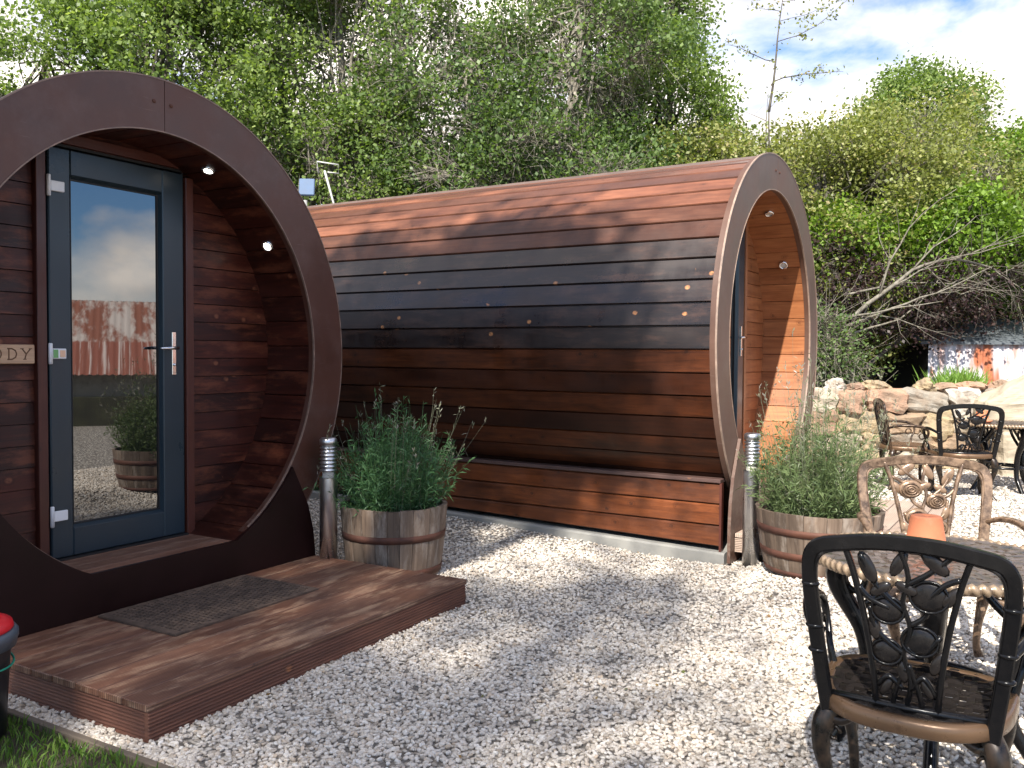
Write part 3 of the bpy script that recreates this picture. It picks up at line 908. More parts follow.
def lavender(loc, label, rbase, rtop, hmean, n_st, n_tall, tall_h, seed, leafmat, lean=(0, 0)):
    rng = np.random.default_rng(seed)
    root = thing('lavender_plant', label, 'plant', loc, 0, 'bushy lavender plants in the barrels')
    parts = []; heads = []
    def stems(n, hm, hs, spread, leafn, width, rw):
        a = rng.uniform(0, 2 * math.pi, n); q = np.sqrt(rng.uniform(0, 1, n))
        B = np.stack([np.cos(a) * q * rbase, np.sin(a) * q * rbase, np.zeros(n)], 1)
        h = rng.normal(hm, hs, n).clip(.12, None) * (1 - .55 * q ** 2.2)
        T = np.stack([np.cos(a) * q * spread + rng.normal(0, .075, n) + lean[0] * h, np.sin(a) * q * spread + rng.normal(0, .05, n) + lean[1] * h, h], 1)
        Mid = (B + T) / 2 + np.stack([np.cos(a) * .05 * q, np.sin(a) * .05 * q, .05 * h], 1) + rng.normal(0, .03, (n, 3))
        r = rng.uniform(.1, .7, n)
        pts = []
        K = 5
        for i in range(K + 1):
            t = i / K; pts.append((1 - t) ** 2 * B + 2 * t * (1 - t) * Mid + t * t * T)
        for i in range(K):
            w = np.full(n, rw)
            v, f = prisms(pts[i], pts[i + 1], w * (1 - .12 * i), w * (1 - .12 * (i + 1)))
            parts.append((v, f, np.concatenate([r, r, r])))
        # leaves along
        for k in range(leafn):
            t = rng.uniform(.12, .98, n)[:, None]
            P = (1 - t) ** 2 * B + 2 * t * (1 - t) * Mid + t * t * T
            dirn = 2 * (1 - t) * (Mid - B) + 2 * t * (T - Mid); dirn /= np.linalg.norm(dirn, axis=1)[:, None]
            D = dirn * .6 + rng.normal(0, .6, (n, 3)); D /= np.linalg.norm(D, axis=1)[:, None]
            v, f = quads(P, D, rng.uniform(width * .6, width * 1.3, n), rng.uniform(.035, .075, n), rng, .15)
            parts.append((v, f, (r * .4 + rng.uniform(0, .6, n))))
        return T, r
    stems(n_st, hmean, hmean * .22, rtop, 17, .0085, .0018)
    V, F, Rn = merge(parts); fo = np_mesh('foliage', V, F, leafmat, root, Rn)
    parts.clear()
    T, r = stems(n_tall, tall_h, tall_h * .13, rtop * 1.25, 3, .005, .0016)
    # seed heads: a little fan of narrow bracts on the tip
    for k in range(5):
        n = len(T); D = np.array([[0, 0, 1.]]) + rng.normal(0, .55, (n, 3)); D /= np.linalg.norm(D, axis=1)[:, None]
        v, f = quads(T - np.array([[0, 0, .055]]) * rng.uniform(0, 1, (n, 1)), D, rng.uniform(.005, .010, n), rng.uniform(.018, .042, n), rng)
        parts.append((v, f, rng.uniform(.3, 1, n)))
    V, F, Rn = merge(parts); np_mesh('flower_stalks', V, F, M['lavhead'], root, Rn)
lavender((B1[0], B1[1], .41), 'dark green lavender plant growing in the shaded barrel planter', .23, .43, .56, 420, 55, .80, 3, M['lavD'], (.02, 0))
lavender((B2[0], B2[1], B2[2] + .33), 'pale green lavender plant with tall wispy stalks in the sunlit barrel', .25, .42, .60, 480, 110, 1.0, 8, M['lav'], (.02, .03))

# ------------------------------------------------------------------ cast metal furniture
def catmull(pts, m=6):
    P = [Vector(p) for p in pts]; out = []
    for i in range(len(P) - 1):
        p0 = P[max(0, i - 1)]; p1 = P[i]; p2 = P[i + 1]; p3 = P[min(len(P) - 1, i + 2)]
        for k in range(m):
            t = k / m
            out.append(.5 * ((2 * p1) + (p2 - p0) * t + (2 * p0 - 5 * p1 + 4 * p2 - p3) * t * t + (3 * p1 - p0 - 3 * p2 + p3) * t ** 3))
    out.append(P[-1]); return out
def rads(rs, m):
    out = []
    for i in range(len(rs) - 1):
        for k in range(m): out.append(rs[i] + (rs[i + 1] - rs[i]) * k / m)
    out.append(rs[-1]); return out

def back_y(z): return -.20 - .085 * max(0, (z - .43)) / .45

def make_chair(label, loc, rz, frame_m, rim_m):
    root = thing('garden_chair', label, 'garden chair', loc, rz, 'cast metal garden armchairs')
    hw = .272
    # back frame
    path = []
    zs = [(.40, .224), (.5, .240), (.62, .256), (.74, .270), (.815, .272)]
    right = [(x, back_y(z), z) for z, x in zs] + [(.262, back_y(.86), .853), (.235, back_y(.88), .874), (.18, back_y(.89), .885), (.09, back_y(.9), .897), (0, back_y(.9), .900)]
    left = [(-x, y, z) for x, y, z in right]
    full = right + list(reversed(left))[1:]
    mb = MB(); mb.tube(catmull(full, 6), .0285, 4, flat=.62, up=(0, 1, 0), smooth=False, sq=True)
    # raised bead along the inside of the frame
    mb.tube(catmull([(x * .93, y, z - .016 * (z > .8)) for x, y, z in full], 4), .0075, 6, flat=1.6, up=(0, 1, 0))
    # little collars
    for sx in (-1, 1):
        for z in ((.57, .64, .76) if frame_m is M['iron_dark'] else ()):
            mb.tube([(sx * (.240 + .08 * (z - .4)) , back_y(z), z - .006), (sx * (.240 + .08 * (z - .4)), back_y(z), z + .006)], .029, 8, flat=.7, up=(0, 1, 0))
    mb.build('back_frame', frame_m, root, bevel=.0045)
    # inner bars
    mb = MB()
    for sx in (-1, 1):
        pts = [(sx * .172, back_y(.885), .888), (sx * .145, back_y(.8), .81), (sx * .118, back_y(.7), .70), (sx * .10, back_y(.6), .60), (sx * .088, back_y(.5), .50), (sx * .085, back_y(.45), .445)]
        mb.tube(catmull(pts, 5), .0100, 6, flat=1.2, up=(0, 1, 0))
    mb.tube([(-.25, back_y(.5) + .012, .448), (0, back_y(.5) + .005, .446), (.25, back_y(.5) + .012, .448)], .012, 6)
    mb.build('back_bars', frame_m, root)
    # rose panel
    mb = MB()
    def stem(pts, r=.0078): mb.tube(catmull([(x, back_y(z), z) for x, z in pts], 4), r, 6)
    stem([(.0, .45), (.012, .52), (-.008, .6), (.01, .67), (-.01, .74), (.005, .81), (-.02, .89)])
    stem([(-.005, .60), (-.04, .62), (-.085, .66), (-.1, .72)]); stem([(.0, .62), (.04, .6), (.09, .66)])
    stem([(.01, .68), (.05, .71), (.062, .76)]); stem([(-.01, .72), (-.05, .75), (-.09, .79), (-.125, .86)])
    stem([(.0, .79), (.05, .82), (.10, .86), (.13, .89)]); stem([(-.01, .50), (-.05, .53), (-.08, .50)]); stem([(.01, .50), (.045, .54), (.08, .49)])
    stem([(-.04, .45), (-.02, .52), (.0, .56)]); stem([(.045, .45), (.025, .52), (.005, .57)])
    stem([(.06, .76), (.10, .80), (.14, .82)]); stem([(-.045, .72), (-.1, .74), (-.13, .77)])
    for (x, z, r) in ((.060, .765, .052), (-.050, .715, .045), (.036, .640, .050), (-.054, .598, .043)):
        yb = back_y(z)
        mb.sphere((x, yb + .006, z), (r, .013, r * .78), 16, 8)
        for q in (.75, .48, .24):
            mb.tube([(x + r * q * math.cos(t), yb + .016 + (1 - q) * .006, z + r * q * .78 * math.sin(t)) for t in np.linspace(0, 2 * math.pi, 15)], .0042, 5, caps=False)
        # thin raised lip on the rear side
        mb.tube([(x + r * 1.0 * math.cos(t), yb - .004, z + r * .78 * math.sin(t)) for t in np.linspace(0, 2 * math.pi, 17)], .0042, 5, caps=False)
    def leaf(x, z, ang, L, w):
        R3 = Matrix.Rotation(R_(ang), 3, 'Y'); mb.sphere((x, back_y(z), z), (L * 1.12, .008, w * 1.2), 10, 6, rot=R3)
    for l in ((-.105, .825, 60, .042, .017), (-.02, .845, -60, .036, .015), (.075, .855, 35, .04, .017), (.118, .77, -50, .032, .014),
              (-.088, .66, 75, .03, .014), (.082, .585, -65, .032, .014), (-.01, .55, 80, .03, .013), (.055, .51, 60, .028, .011),
              (-.055, .50, -60, .028, .011), (.0, .78, 20, .03, .013), (-.07, .77, -30, .03, .013)): leaf(*l)
    mb.build('rose_panel', frame_m if frame_m is M['iron_dark'] else M['iron_bronze'], root)
    # seat: rim + pierced lattice
    def rimpt(t, k=1.0):
        c, s = math.cos(t), math.sin(t); e = .62
        e2 = e if s > 0 else .72
        x = .272 * k * (abs(c) ** e2) * (1 if c > 0 else -1); y = (.225 if s > 0 else .285) * k * (abs(s) ** e2) * (1 if s > 0 else -1)
        x *= (1 + .06 * (y / .225)); return x, y + .0
    mb = MB(); n = 72; V = []; F = []
    prof = [(1.0, .402), (1.03, .408), (1.03, .438), (1.0, .448), (.90, .446), (.90, .430), (.96, .410)]
    for (k, z) in prof:
        for i in range(n):
            x, y = rimpt(2 * math.pi * i / n, k); V.append((x, y, z))
    for j in range(len(prof)):
        for i in range(n):
            a = j * n + i; b = j * n + (i + 1) % n; j2 = (j + 1) % len(prof); F.append((a, b, j2 * n + (i + 1) % n, j2 * n + i))
    mb.add(V, F, None, None, 0, True); mb.build('seat_rim', rim_m, root)
    mb = MB(); nx, ny = 24, 20; V = []; F = []
    for j in range(ny + 1):
        for i in range(nx + 1):
            x = -.25 + .5 * i / nx; y = -.255 + .47 * j / ny
            r = (abs(x) / .25) ** 3.2 + (abs(y) / (.215 if y > 0 else .255)) ** 3.2
            if r > 1: k = r ** (-1 / 3.2); x *= k; y *= k
            V.append((x, y, .440 + .005 * math.sin(i * math.pi / 2 + .8) * math.cos(j * math.pi / 2) - .006 * (1 - r if r < 1 else 0)))
    for j in range(ny):
        for i in range(nx):
            if ((i // 2) + j) % 2 == 0 and i % 4 != 3 and 1 < i < nx - 2 and 1 < j < ny - 2 and j % 4 != 9: continue
            a = j * (nx + 1) + i; F.append((a, a + 1, a + nx + 2, a + nx + 1))
    mb.add(V, F); mb.build('seat_lattice', frame_m if frame_m is M['iron_dark'] else M['iron_rim'], root, solid=.010)
    # legs
    for (sx, sy) in ((1, 1), (-1, 1), (1, -1), (-1, -1)):
        mb = MB()
        pts = [(sx * .205, sy * .165, .415), (sx * .238, sy * .19, .36), (sx * .243, sy * .195, .29), (sx * .220, sy * .18, .19), (sx * .212, sy * .178, .09), (sx * .232, sy * .2, .025), (sx * .25, sy * .215, .0)]
        mb.tube(catmull(pts, 4), rads([.034, .036, .028, .018, .016, .020, .022], 4), 8)
        # corner scroll brackets
        for (dx, dy) in ((-1, 0), (0, -1)):
            p = [(sx * .235, sy * .19, .385), (sx * .235 + sx * dx * .05, sy * .19 + sy * dy * .05, .372), (sx * .235 + sx * dx * .105, sy * .19 + sy * dy * .105, .402)]
            mb.tube(catmull(p, 4), rads([.022, .016, .007], 4), 6)
            mb.tube([(sx * .235 + sx * dx * (.028 + .018 * math.cos(t)), sy * .19 + sy * dy * (.028 + .018 * math.cos(t)), .335 + .018 * math.sin(t)) for t in np.linspace(0, 5.2, 12)], .006, 5)
        mb.build('leg', M['iron_leg'] if frame_m is M['iron_dark'] else frame_m, root)
    # arms
    for sx in (-1, 1):
        mb = MB()
        pts = [(sx * .262, back_y(.63), .63), (sx * .295, -.17, .655), (sx * .318, -.06, .665), (sx * .322, .06, .655), (sx * .315, .125, .62), (sx * .300, .13, .56), (sx * .285, .10, .50), (sx * .268, .09, .435)]
        mb.tube(catmull(pts, 5), rads([.014, .016, .019, .019, .016, .012, .012, .015], 5), 8, flat=.8)
        mb.tube([(sx * (.305), .075 + .028 * math.cos(t), .56 + .028 * math.sin(t)) for t in np.linspace(0, 5.6, 14)], .007, 5)
        mb.build('arm', frame_m, root)
    return root
def face(dx, dy): return math.atan2(dy, dx) - math.pi / 2

# near chair, seen from behind
nc = make_chair('black cast metal armchair, its back turned, pushed up to the table with the upturned pot', (1.222, 2.63, G(1.2, 2.7)), face(.52, .855), M['iron_dark'], M['iron_rim'])
nc.scale = (.95, 1, 1.06)
make_chair('worn bronze cast metal armchair standing across the table beyond the upturned pot', (1.86, 3.80, .085), face(-.16, -.98), M['iron_bronze'], M['iron_rim'])
make_chair('black cast metal armchair beside the far table, with an upturned pot showing through its back', (4.36, 8.55, .1), face(.22, .97), M['iron_dark'], M['iron_rim'])
make_chair('brown cast metal armchair seen side-on against the stone wall', (4.10, 9.15, .1), face(1, -.22), M['iron_rim'], M['iron_rim'])

def make_table(label, loc, rz):
    root = thing('garden_table', label, 'garden table', loc, rz, 'round cast metal garden tables')
    R0 = .40; zt = .70
    mb = MB(); NR, NA = 17, 96; V = []; F = []
    for j in range(NR + 1):
        r = .045 + (R0 - .045) * j / NR
        for i in range(NA):
            t = 2 * math.pi * i / NA; V.append((r * math.cos(t), r * math.sin(t), zt + .002 * math.sin(t * 24 + j)))
    for j in range(NR):
        for i in range(NA):
            q = 3 if j > 8 else (4 if j > 4 else 8)
            hole = (i // (q // 2 if q > 3 else 1) % 2 == 0 if q > 3 else i % 3 == 0) and (j + (i // q) % 2) % 2 == 0 and 1 < j < NR - 2
            if hole: continue
            a = j * NA + i; b = j * NA + (i + 1) % NA; F.append((a, b, b + NA, a + NA))
    V.append((0, 0, zt)); c = len(V) - 1
    for i in range(NA): F.append((c, i, (i + 1) % NA))
    mb.add(V, F); mb.build('tabletop', M['iron_top'], root, solid=.011)
    # rope edge
    mb = MB(); V = []; F = []; n = 480; m = 8
    for i in range(n):
        t = 2 * math.pi * i / n
        for k in range(m):
            a = 2 * math.pi * k / m; rr = .0135 + .0035 * math.sin(t * 84 + a)
            V.append(((R0 + .008 + rr * math.cos(a)) * math.cos(t), (R0 + .008 + rr * math.cos(a)) * math.sin(t), zt - .006 + rr * 1.25 * math.sin(a)))
    for i in range(n):
        for k in range(m): F.append((i * m + k, ((i + 1) % n) * m + k, ((i + 1) % n) * m + (k + 1) % m, i * m + (k + 1) % m))
    mb.add(V, F, None, None, 0, True); mb.build('rope_edge', M['rope'], root)
    for q in range(4):
        t = math.pi / 4 + q * math.pi / 2; c, s = math.cos(t), math.sin(t)
        mb = MB()
        pr = [(.26, .685), (.325, .64), (.325, .56), (.25, .42), (.225, .3), (.235, .16), (.30, .05), (.33, 0)]
        mb.tube(catmull([(r * c, r * s, z) for r, z in pr], 4), rads([.03, .042, .038, .027, .026, .022, .024, .028], 4), 8)
        mb.tube([((.27 + .035 * math.cos(a)) * c, (.27 + .035 * math.cos(a)) * s, .60 + .05 * math.sin(a)) for a in np.linspace(0, 5.8, 16)], .012, 6)
        mb.tube(catmull([(.10 * c, .10 * s, .68), (.16 * c, .16 * s, .58), (.24 * c, .24 * s, .50)], 4), .014, 6)
        mb.build('leg', M['iron_dark'], root)
    mb = MB()
    mb.tube([(.225 * math.cos(t), .225 * math.sin(t), .26) for t in np.linspace(0, 2 * math.pi, 33)], .013, 6, caps=False)
    for k in range(4):
        t = math.pi / 4 + k * math.pi / 2 + .785; mb.tube([(.225 * math.cos(t), .225 * math.sin(t), .26), (0, 0, .27)], .011, 6)
    mb.build('ring_brace', M['iron_dark'], root)
    mb = MB(); mb.tube([(.28 * math.cos(t), .28 * math.sin(t), .672) for t in np.linspace(0, 2 * math.pi, 33)], .016, 6, caps=False)
    mb.build('top_ring', M['iron_dark'], root)
T1 = (1.49, 3.06, .062); T2 = (5.03, 9.05, .08)
make_table('round pierced metal table with rope edge between the near chairs', T1, .3)
make_table('round metal table before the pale stone block, beside the far chairs', T2, .9)

def pot(loc, label):
    root = thing('terracotta_pot', label, 'plant pot', loc, random.random(), 'upturned terracotta pots on the tables')
    mb = MB(); mb.lathe([(.0, 0.004), (.080, .004), (.094, .018), (.098, .028), (.092, .028), (.078, .014), (0, .012)], 36); mb.build('saucer', M['terra'], root)
    mb = MB(); mb.lathe([(.055, .014), (.069, .014), (.070, .018), (.0695, .035), (.066, .037), (.052, .124), (.049, .128), (.014, .128), (.012, .122), (.012, .110)], 36)
    mb.build('upturned_pot', M['terra'], root)
pot((1.477, 3.13, T1[2] + .7075), 'terracotta pot upturned in its saucer on the table between the near chairs')
pot((4.80, 9.02, T2[2] + .7075), 'terracotta pot upturned in its saucer on the far table')

# ------------------------------------------------------------------ bin, timber edging, lawn
def bin_():
    root = thing('lidded_bucket', 'black bucket with red lid and green cord beside the decking step', 'bucket', (-2.06, 3.24, .005), 0)
    mb = MB(); mb.lathe([(0, 0), (.165, 0), (.182, .30), (.188, .345), (.188, .35)], 40); mb.build('body', M['binblack'], root)
    mb = MB(); mb.lathe([(.185, .345), (.205, .35), (.208, .375), (.212, .38), (.212, .40), (.203, .412), (.19, .412)], 40); mb.build('rim', M['bingrey'], root)
    mb = MB(); mb.lathe([(.19, .41), (.196, .418), (.19, .436), (.15, .452), (.04, .456), (0, .456)], 40); mb.build('lid', M['binred'], root)
    mb = MB(); mb.tube([(.194 * math.cos(t), .194 * math.sin(t), .315 - .035 * math.cos(t - .2)) for t in np.linspace(0, 2 * math.pi, 40)], .004, 6, caps=False); mb.build('cord', M['bingreen'], root)
bin_()
mb = MB()
c = C1 + U1 * -1.183
mb.box((c.x + N1.x * -.8, c.y + N1.y * -.8, .012), N1, (0, 0, 1), U1, 3.7, .05, .03)
tag(mb.build('timber_edging', M['edging'], bevel=.004), 'thin old timber edging between the lawn and the gravel', 'edging board')

def grass():
    rng = np.random.default_rng(2)
    n = 9000
    u = -1.21 - rng.uniform(0, 1, n) ** 1.3 * 1.3; w = rng.uniform(-2.5, .4, n)
    cl = np.array([mnoise.noise((a * 2.3, b * 2.3, 0)) for a, b in zip(u, w)])
    keep = (cl > -.3) & ~((u < -1.28) & (w > -.75) & (rng.uniform(0, 1, n) > .25))
    u, w = u[keep], w[keep]; n = len(u)
    P = np.array([C1])[0:1].repeat(n, 0) if False else np.tile(np.array(C1), (n, 1)) + np.outer(u, np.array(U1)) + np.outer(w, np.array(N1))
    P[:, 2] = .006
    D = np.array([[0, 0, 1.]]) + rng.normal(0, .45, (n, 3)); D[:, 2] = abs(D[:, 2]) + .4; D /= np.linalg.norm(D, axis=1)[:, None]
    V, F = quads(P, D, rng.uniform(.004, .008, n), rng.uniform(.035, .085, n), rng, .2)
    o = np_mesh('grass', V, F, M['grassM'], None, rng.uniform(0, 1, n))
    tag(o, 'short green grass beside the decking step and timber edging', 'grass', kind='stuff')
grass()

# ------------------------------------------------------------------ gravel (real pebbles, nobody could count them)
def inside_pod(x, y):
    for C, U, N in ((C1, U1, N1), (C2, U2, N2)):
        d = Vector((x, y, 0)) - C; u = d.dot(U); n = d.dot(N)
        if n > -.02 and abs(u) < 1.1 and C is C1: return True
        if n > -.02 and abs(u) < 1.128 and C is C2: return True
        if n > -1.2 and n < 0 and -1.04 < u < 1.10: return True
        if C is C1 and u < -1.19: return True
    return False
def gravel():
    rng = np.random.default_rng(7)
    pts = []
    bands = ((1.5, 4.6, 3800), (4.6, 6.6, 2600), (6.6, 9, 1100), (9, 11.4, 300))
    for (y0, y1, dens) in bands:
        x0 = -.62 * y1 - .3; x1 = .62 * y1 + .3
        n = int((y1 - y0) * (x1 - x0) * dens)
        X = rng.uniform(x0, x1, n); Y = rng.uniform(y0, y1, n)
        for x, y in zip(X, Y):
            if abs(x) > .62 * y + .3 or inside_pod(x, y): continue
            pts.append((x, y, G(x, y) + rng.uniform(-.002, .008)))
    # a strip between deck and edging
    for k in range(900):
        u = rng.uniform(-1.165, -1.05); n_ = rng.uniform(-2.4, 0)
        p = C1 + U1 * u + N1 * n_; pts.append((p.x, p.y, .004))
    me = bpy.data.meshes.new('gravel'); me.from_pydata(pts, [], []); me.update()
    ob = bpy.data.objects.new('gravel', me); COL.objects.link(ob)
    t = NT('pebble'); 
    oi = t.n.new('ShaderNodeObjectInfo'); r = oi.outputs['Random']
    col = t.ramp(r, [(0, (.30, .24, .18)), (.10, (.48, .41, .33)), (.35, (.66, .59, .50)), (.62, (.77, .70, .61)), (.8, (.84, .79, .71)), (.93, (.56, .43, .30)), (1, (.88, .84, .78))])
    n = t.noise(t.obj(), 60, 4); col = t.mix(.35, col, t.ramp(n, [(.3, (.45, .43, .40)), (.7, (.9, .88, .85))]), 'MULTIPLY')
    col = t.mix(.15, col, (.6, .58, .55))
    m = t.set(Base_Color=col, Roughness=.75, Specular_IOR_Level=.3)
    ng = bpy.data.node_groups.new('pebbles', 'GeometryNodeTree')
    ng.interface.new_socket('Geometry', in_out='INPUT', socket_type='NodeSocketGeometry')
    ng.interface.new_socket('Geometry', in_out='OUTPUT', socket_type='NodeSocketGeometry')
    N = ng.nodes; L = ng.links
    gi = N.new('NodeGroupInput'); go = N.new('NodeGroupOutput')
    ico = N.new('GeometryNodeMeshIcoSphere'); ico.inputs['Radius'].default_value = 1; ico.inputs['Subdivisions'].default_value = 2
    sp = N.new('GeometryNodeSetPosition'); nt = N.new('ShaderNodeTexNoise'); nt.inputs['Scale'].default_value = 1.1; nt.inputs['Detail'].default_value = 1
    vm = N.new('ShaderNodeVectorMath'); vm.operation = 'SUBTRACT'; vm.inputs[1].default_value = (.5, .5, .5)
    vs = N.new('ShaderNodeVectorMath'); vs.operation = 'SCALE'; vs.inputs['Scale'].default_value = 1.3
    L.new(nt.outputs['Color'], vm.inputs[0]); L.new(vm.outputs[0], vs.inputs[0]); L.new(ico.outputs[0], sp.inputs[0]); L.new(vs.outputs[0], sp.inputs['Offset'])
    ss = N.new('GeometryNodeSetShadeSmooth'); ss.inputs['Shade Smooth'].default_value = True; L.new(sp.outputs[0], ss.inputs[0])
    sm = N.new('GeometryNodeSetMaterial'); sm.inputs['Material'].default_value = m; L.new(ss.outputs[0], sm.inputs[0])
    iop = N.new('GeometryNodeInstanceOnPoints')
    L.new(gi.outputs[0], iop.inputs['Points']); L.new(sm.outputs[0], iop.inputs['Instance'])
    rv = N.new('FunctionNodeRandomValue'); rv.data_type = 'FLOAT_VECTOR'
    rv.inputs[0].default_value = (-.5, -.5, 0); rv.inputs[1].default_value = (.5, .5, 6.28)
    L.new(rv.outputs[0], iop.inputs['Rotation'])
    r2 = N.new('FunctionNodeRandomValue'); r2.data_type = 'FLOAT_VECTOR'; r2.inputs['Seed'].default_value = 5
    r2.inputs[0].default_value = (.007, .0055, .0045); r2.inputs[1].default_value = (.0155, .012, .009)
    L.new(r2.outputs[0], iop.inputs['Scale'])
    L.new(iop.outputs[0], go.inputs[0])
    md = ob.modifiers.new('pebbles', 'NODES'); md.node_group = ng
    me.materials.append(m)
    tag(ob, 'pale grey and white gravel spread between the pods and tables', 'gravel', kind='stuff')
gravel()

def litter():
    rng = np.random.default_rng(41); n = 170
    y = rng.uniform(2.6, 9, n); x = rng.uniform(-.5, .55, n) * y
    ok = np.array([not inside_pod(a, b) for a, b in zip(x, y)]); x, y = x[ok], y[ok]; n = len(x)
    P = np.stack([x, y, np.array([G(a, b) for a, b in zip(x, y)]) + .016], 1)
    D = np.stack([rng.normal(size=n), rng.normal(size=n), rng.normal(0, .25, n)], 1); D /= np.linalg.norm(D, axis=1)[:, None]
    V, F = quads(P, D, rng.uniform(.008, .018, n), rng.uniform(.015, .035, n), rng)
    m = mk_leaf('dry_leaf', [(0, (.10, .05, .02)), (.5, (.32, .19, .07)), (1, (.14, .16, .05))], .1, .7)
    o = np_mesh('leaf_litter', V, F, m, None, rng.uniform(0, 1, n)); tag(o, 'small dry leaves fallen on the gravel', 'leaf litter', kind='stuff')
litter()

# ------------------------------------------------------------------ dry stone wall
def stone_mat(name, stops):
    t = NT(name); o = t.obj()
    r = t.attr(); n = t.noise(o, 5, 7, .65)
    c = t.ramp(r, stops, 'CONSTANT')
    c = t.mix(t.ramp(n, [(.38, .0), (.62, .8)]), c, (.24, .18, .13))
    l = t.ramp(t.noise(o, 9, 5, .7), [(.6, 0), (.7, 1)]); c = t.mix(t.math('MULTIPLY', l, .5), c, (.42, .40, .33))
    t.bump(t.noise(o, 16, 8, .75), .9, .035)
    return t.set(Base_Color=c, Roughness=.9, Specular_IOR_Level=.2)
M['stone'] = stone_mat('sandstone', [(0, (.40, .28, .18)), (.18, (.46, .28, .19)), (.36, (.52, .45, .35)), (.52, (.68, .64, .57)), (.66, (.46, .36, .22)), (.8, (.36, .22, .16)), (.9, (.34, .31, .26))])
def stone(mb, c, s, rr, rough=.12, flatx=2.6):
    """superellipsoid boulder"""
    n, m = 22, 14; V = []; F = []; sd = Vector((rr.uniform(0, 99), rr.uniform(0, 99), rr.uniform(0, 99)))
    rot = Matrix.Rotation(rr.uniform(-.12, .12), 3, 'Y') @ Matrix.Rotation(rr.uniform(-.15, .15), 3, 'Z')
    for i in range(m + 1):
        t = math.pi * i / m
        for k in range(n):
            a = 2 * math.pi * k / n
            d = Vector((math.sin(t) * math.cos(a), math.sin(t) * math.sin(a), math.cos(t)))
            q = (abs(d.x) ** flatx + abs(d.y) ** flatx + abs(d.z) ** flatx) ** (-1 / flatx)
            q *= 1 + rough * (mnoise.noise(d * 1.3 + sd) * 2 + mnoise.noise(d * 3.4 + sd) * 1.1 + mnoise.noise(d * 8 + sd) * .35)
            p = rot @ Vector((d.x * q * s[0], d.y * q * s[1], d.z * q * s[2])); V.append(p + Vector(c))
    for i in range(m):
        for k in range(n):
            a = i * n + k; b = i * n + (k + 1) % n; F.append((a, a + n, b + n, b))
    mb.add(V, F, None, rr.random(), 0, False)
def stone_wall():
    rr = random.Random(21); mb = MB()
    x0, x1 = 3.0, 8.6; y = 10.75; z = G(5, 11)
    zc = z - .03
    for c in range(4):
        h = rr.uniform(.20, .27)
        x = x0 + rr.uniform(-.2, 0)
        while x < x1:
            w = rr.uniform(.22, .58)
            hh = h * rr.uniform(.82, 1.1)
            stone(mb, (x + w / 2, y + rr.uniform(-.03, .05), zc + h / 2), (w * .535, .2, hh * .58), rr, .13, 6)
            if rr.random() < .3: stone(mb, (x + w, y - .05, zc + rr.uniform(0, h)), (.06, .08, .05), rr)
            x += w
        zc += h * .96
    # coping of odd rounded stones
    x = x0
    while x < x1:
        w = rr.uniform(.18, .4)
        if rr.random() < .75: stone(mb, (x + w / 2, y + .05, zc + .04), (w * .5, .17, rr.uniform(.05, .11)), rr, .2, 2.1)
        x += w
    o = mb.build('stone_wall', M['stone']); tag(o, 'rustic dry stone wall of mixed sandstone behind the far chairs', 'stone wall')
    core = MB(); core.bx(x0, x1, y + .02, y + .5, z - .1, zc - .03); core.build('wall_core', paint('wall_hearting', (.16, .12, .085), .95, .4, 8), o)
    # big pale block behind the far table
    mb = MB()
    V = [(5.42, 10.1, .60), (7.2, 9.9, .60), (7.3, 10.5, .60), (5.5, 10.6, .60), (5.42, 10.1, .92), (7.2, 9.9, .94), (7.3, 10.5, .96), (5.5, 10.6, .94), (6.1, 10.25, 1.30), (7.0, 10.15, 1.36), (7.05, 10.4, 1.36), (6.1, 10.45, 1.30)]
    F = [(0, 1, 5, 4), (1, 2, 6, 5), (2, 3, 7, 6), (3, 0, 4, 7), (4, 5, 9, 8), (5, 6, 10, 9), (6, 7, 11, 10), (7, 4, 8, 11), (8, 9, 10, 11), (3, 2, 1, 0)]
    mb.add(V, F); mb.bx(5.6, 7.1, 10.0, 10.45, .08, .60)
    t = NT('pale_block'); oo = t.obj(); n = t.noise(oo, 4, 6); t.bump(t.noise(oo, 30, 5), .3, .01)
    m = t.set(Base_Color=t.ramp(n, [(.3, (.30, .25, .18)), (.7, (.42, .36, .27))]), Roughness=.9)
    o = mb.build('stone_block', m, bevel=.03)
    md = o.modifiers.new('sub', 'SUBSURF'); md.subdivision_type = 'SIMPLE'; md.levels = 4; md.render_levels = 4
    tx = bpy.data.textures.new('rough', 'CLOUDS'); tx.noise_scale = .28; tx.noise_depth = 4
    md = o.modifiers.new('d', 'DISPLACE'); md.texture = tx; md.strength = .11; md.mid_level = .5; tag(o, 'large pale stone block with sloping top behind the far table', 'stone block')
stone_wall()
def wall_tuft():
    rng = np.random.default_rng(12); n = 420
    P = np.stack([rng.normal(5.55, .16, n), rng.normal(11.05, .1, n), np.full(n, 1.0)], 1)
    D = np.stack([rng.normal(0, .33, n), rng.normal(0, .3, n), np.ones(n)], 1); D /= np.linalg.norm(D, axis=1)[:, None]
    V, F = quads(P, D, rng.uniform(.012, .022, n), rng.uniform(.2, .46, n), rng, .15)
    o = np_mesh('grass_tuft', V, F, M['grassY'], None, rng.uniform(0, 1, n)); tag(o, 'bright green tuft of long grass on top of the stone wall', 'grass tuft')
wall_tuft()

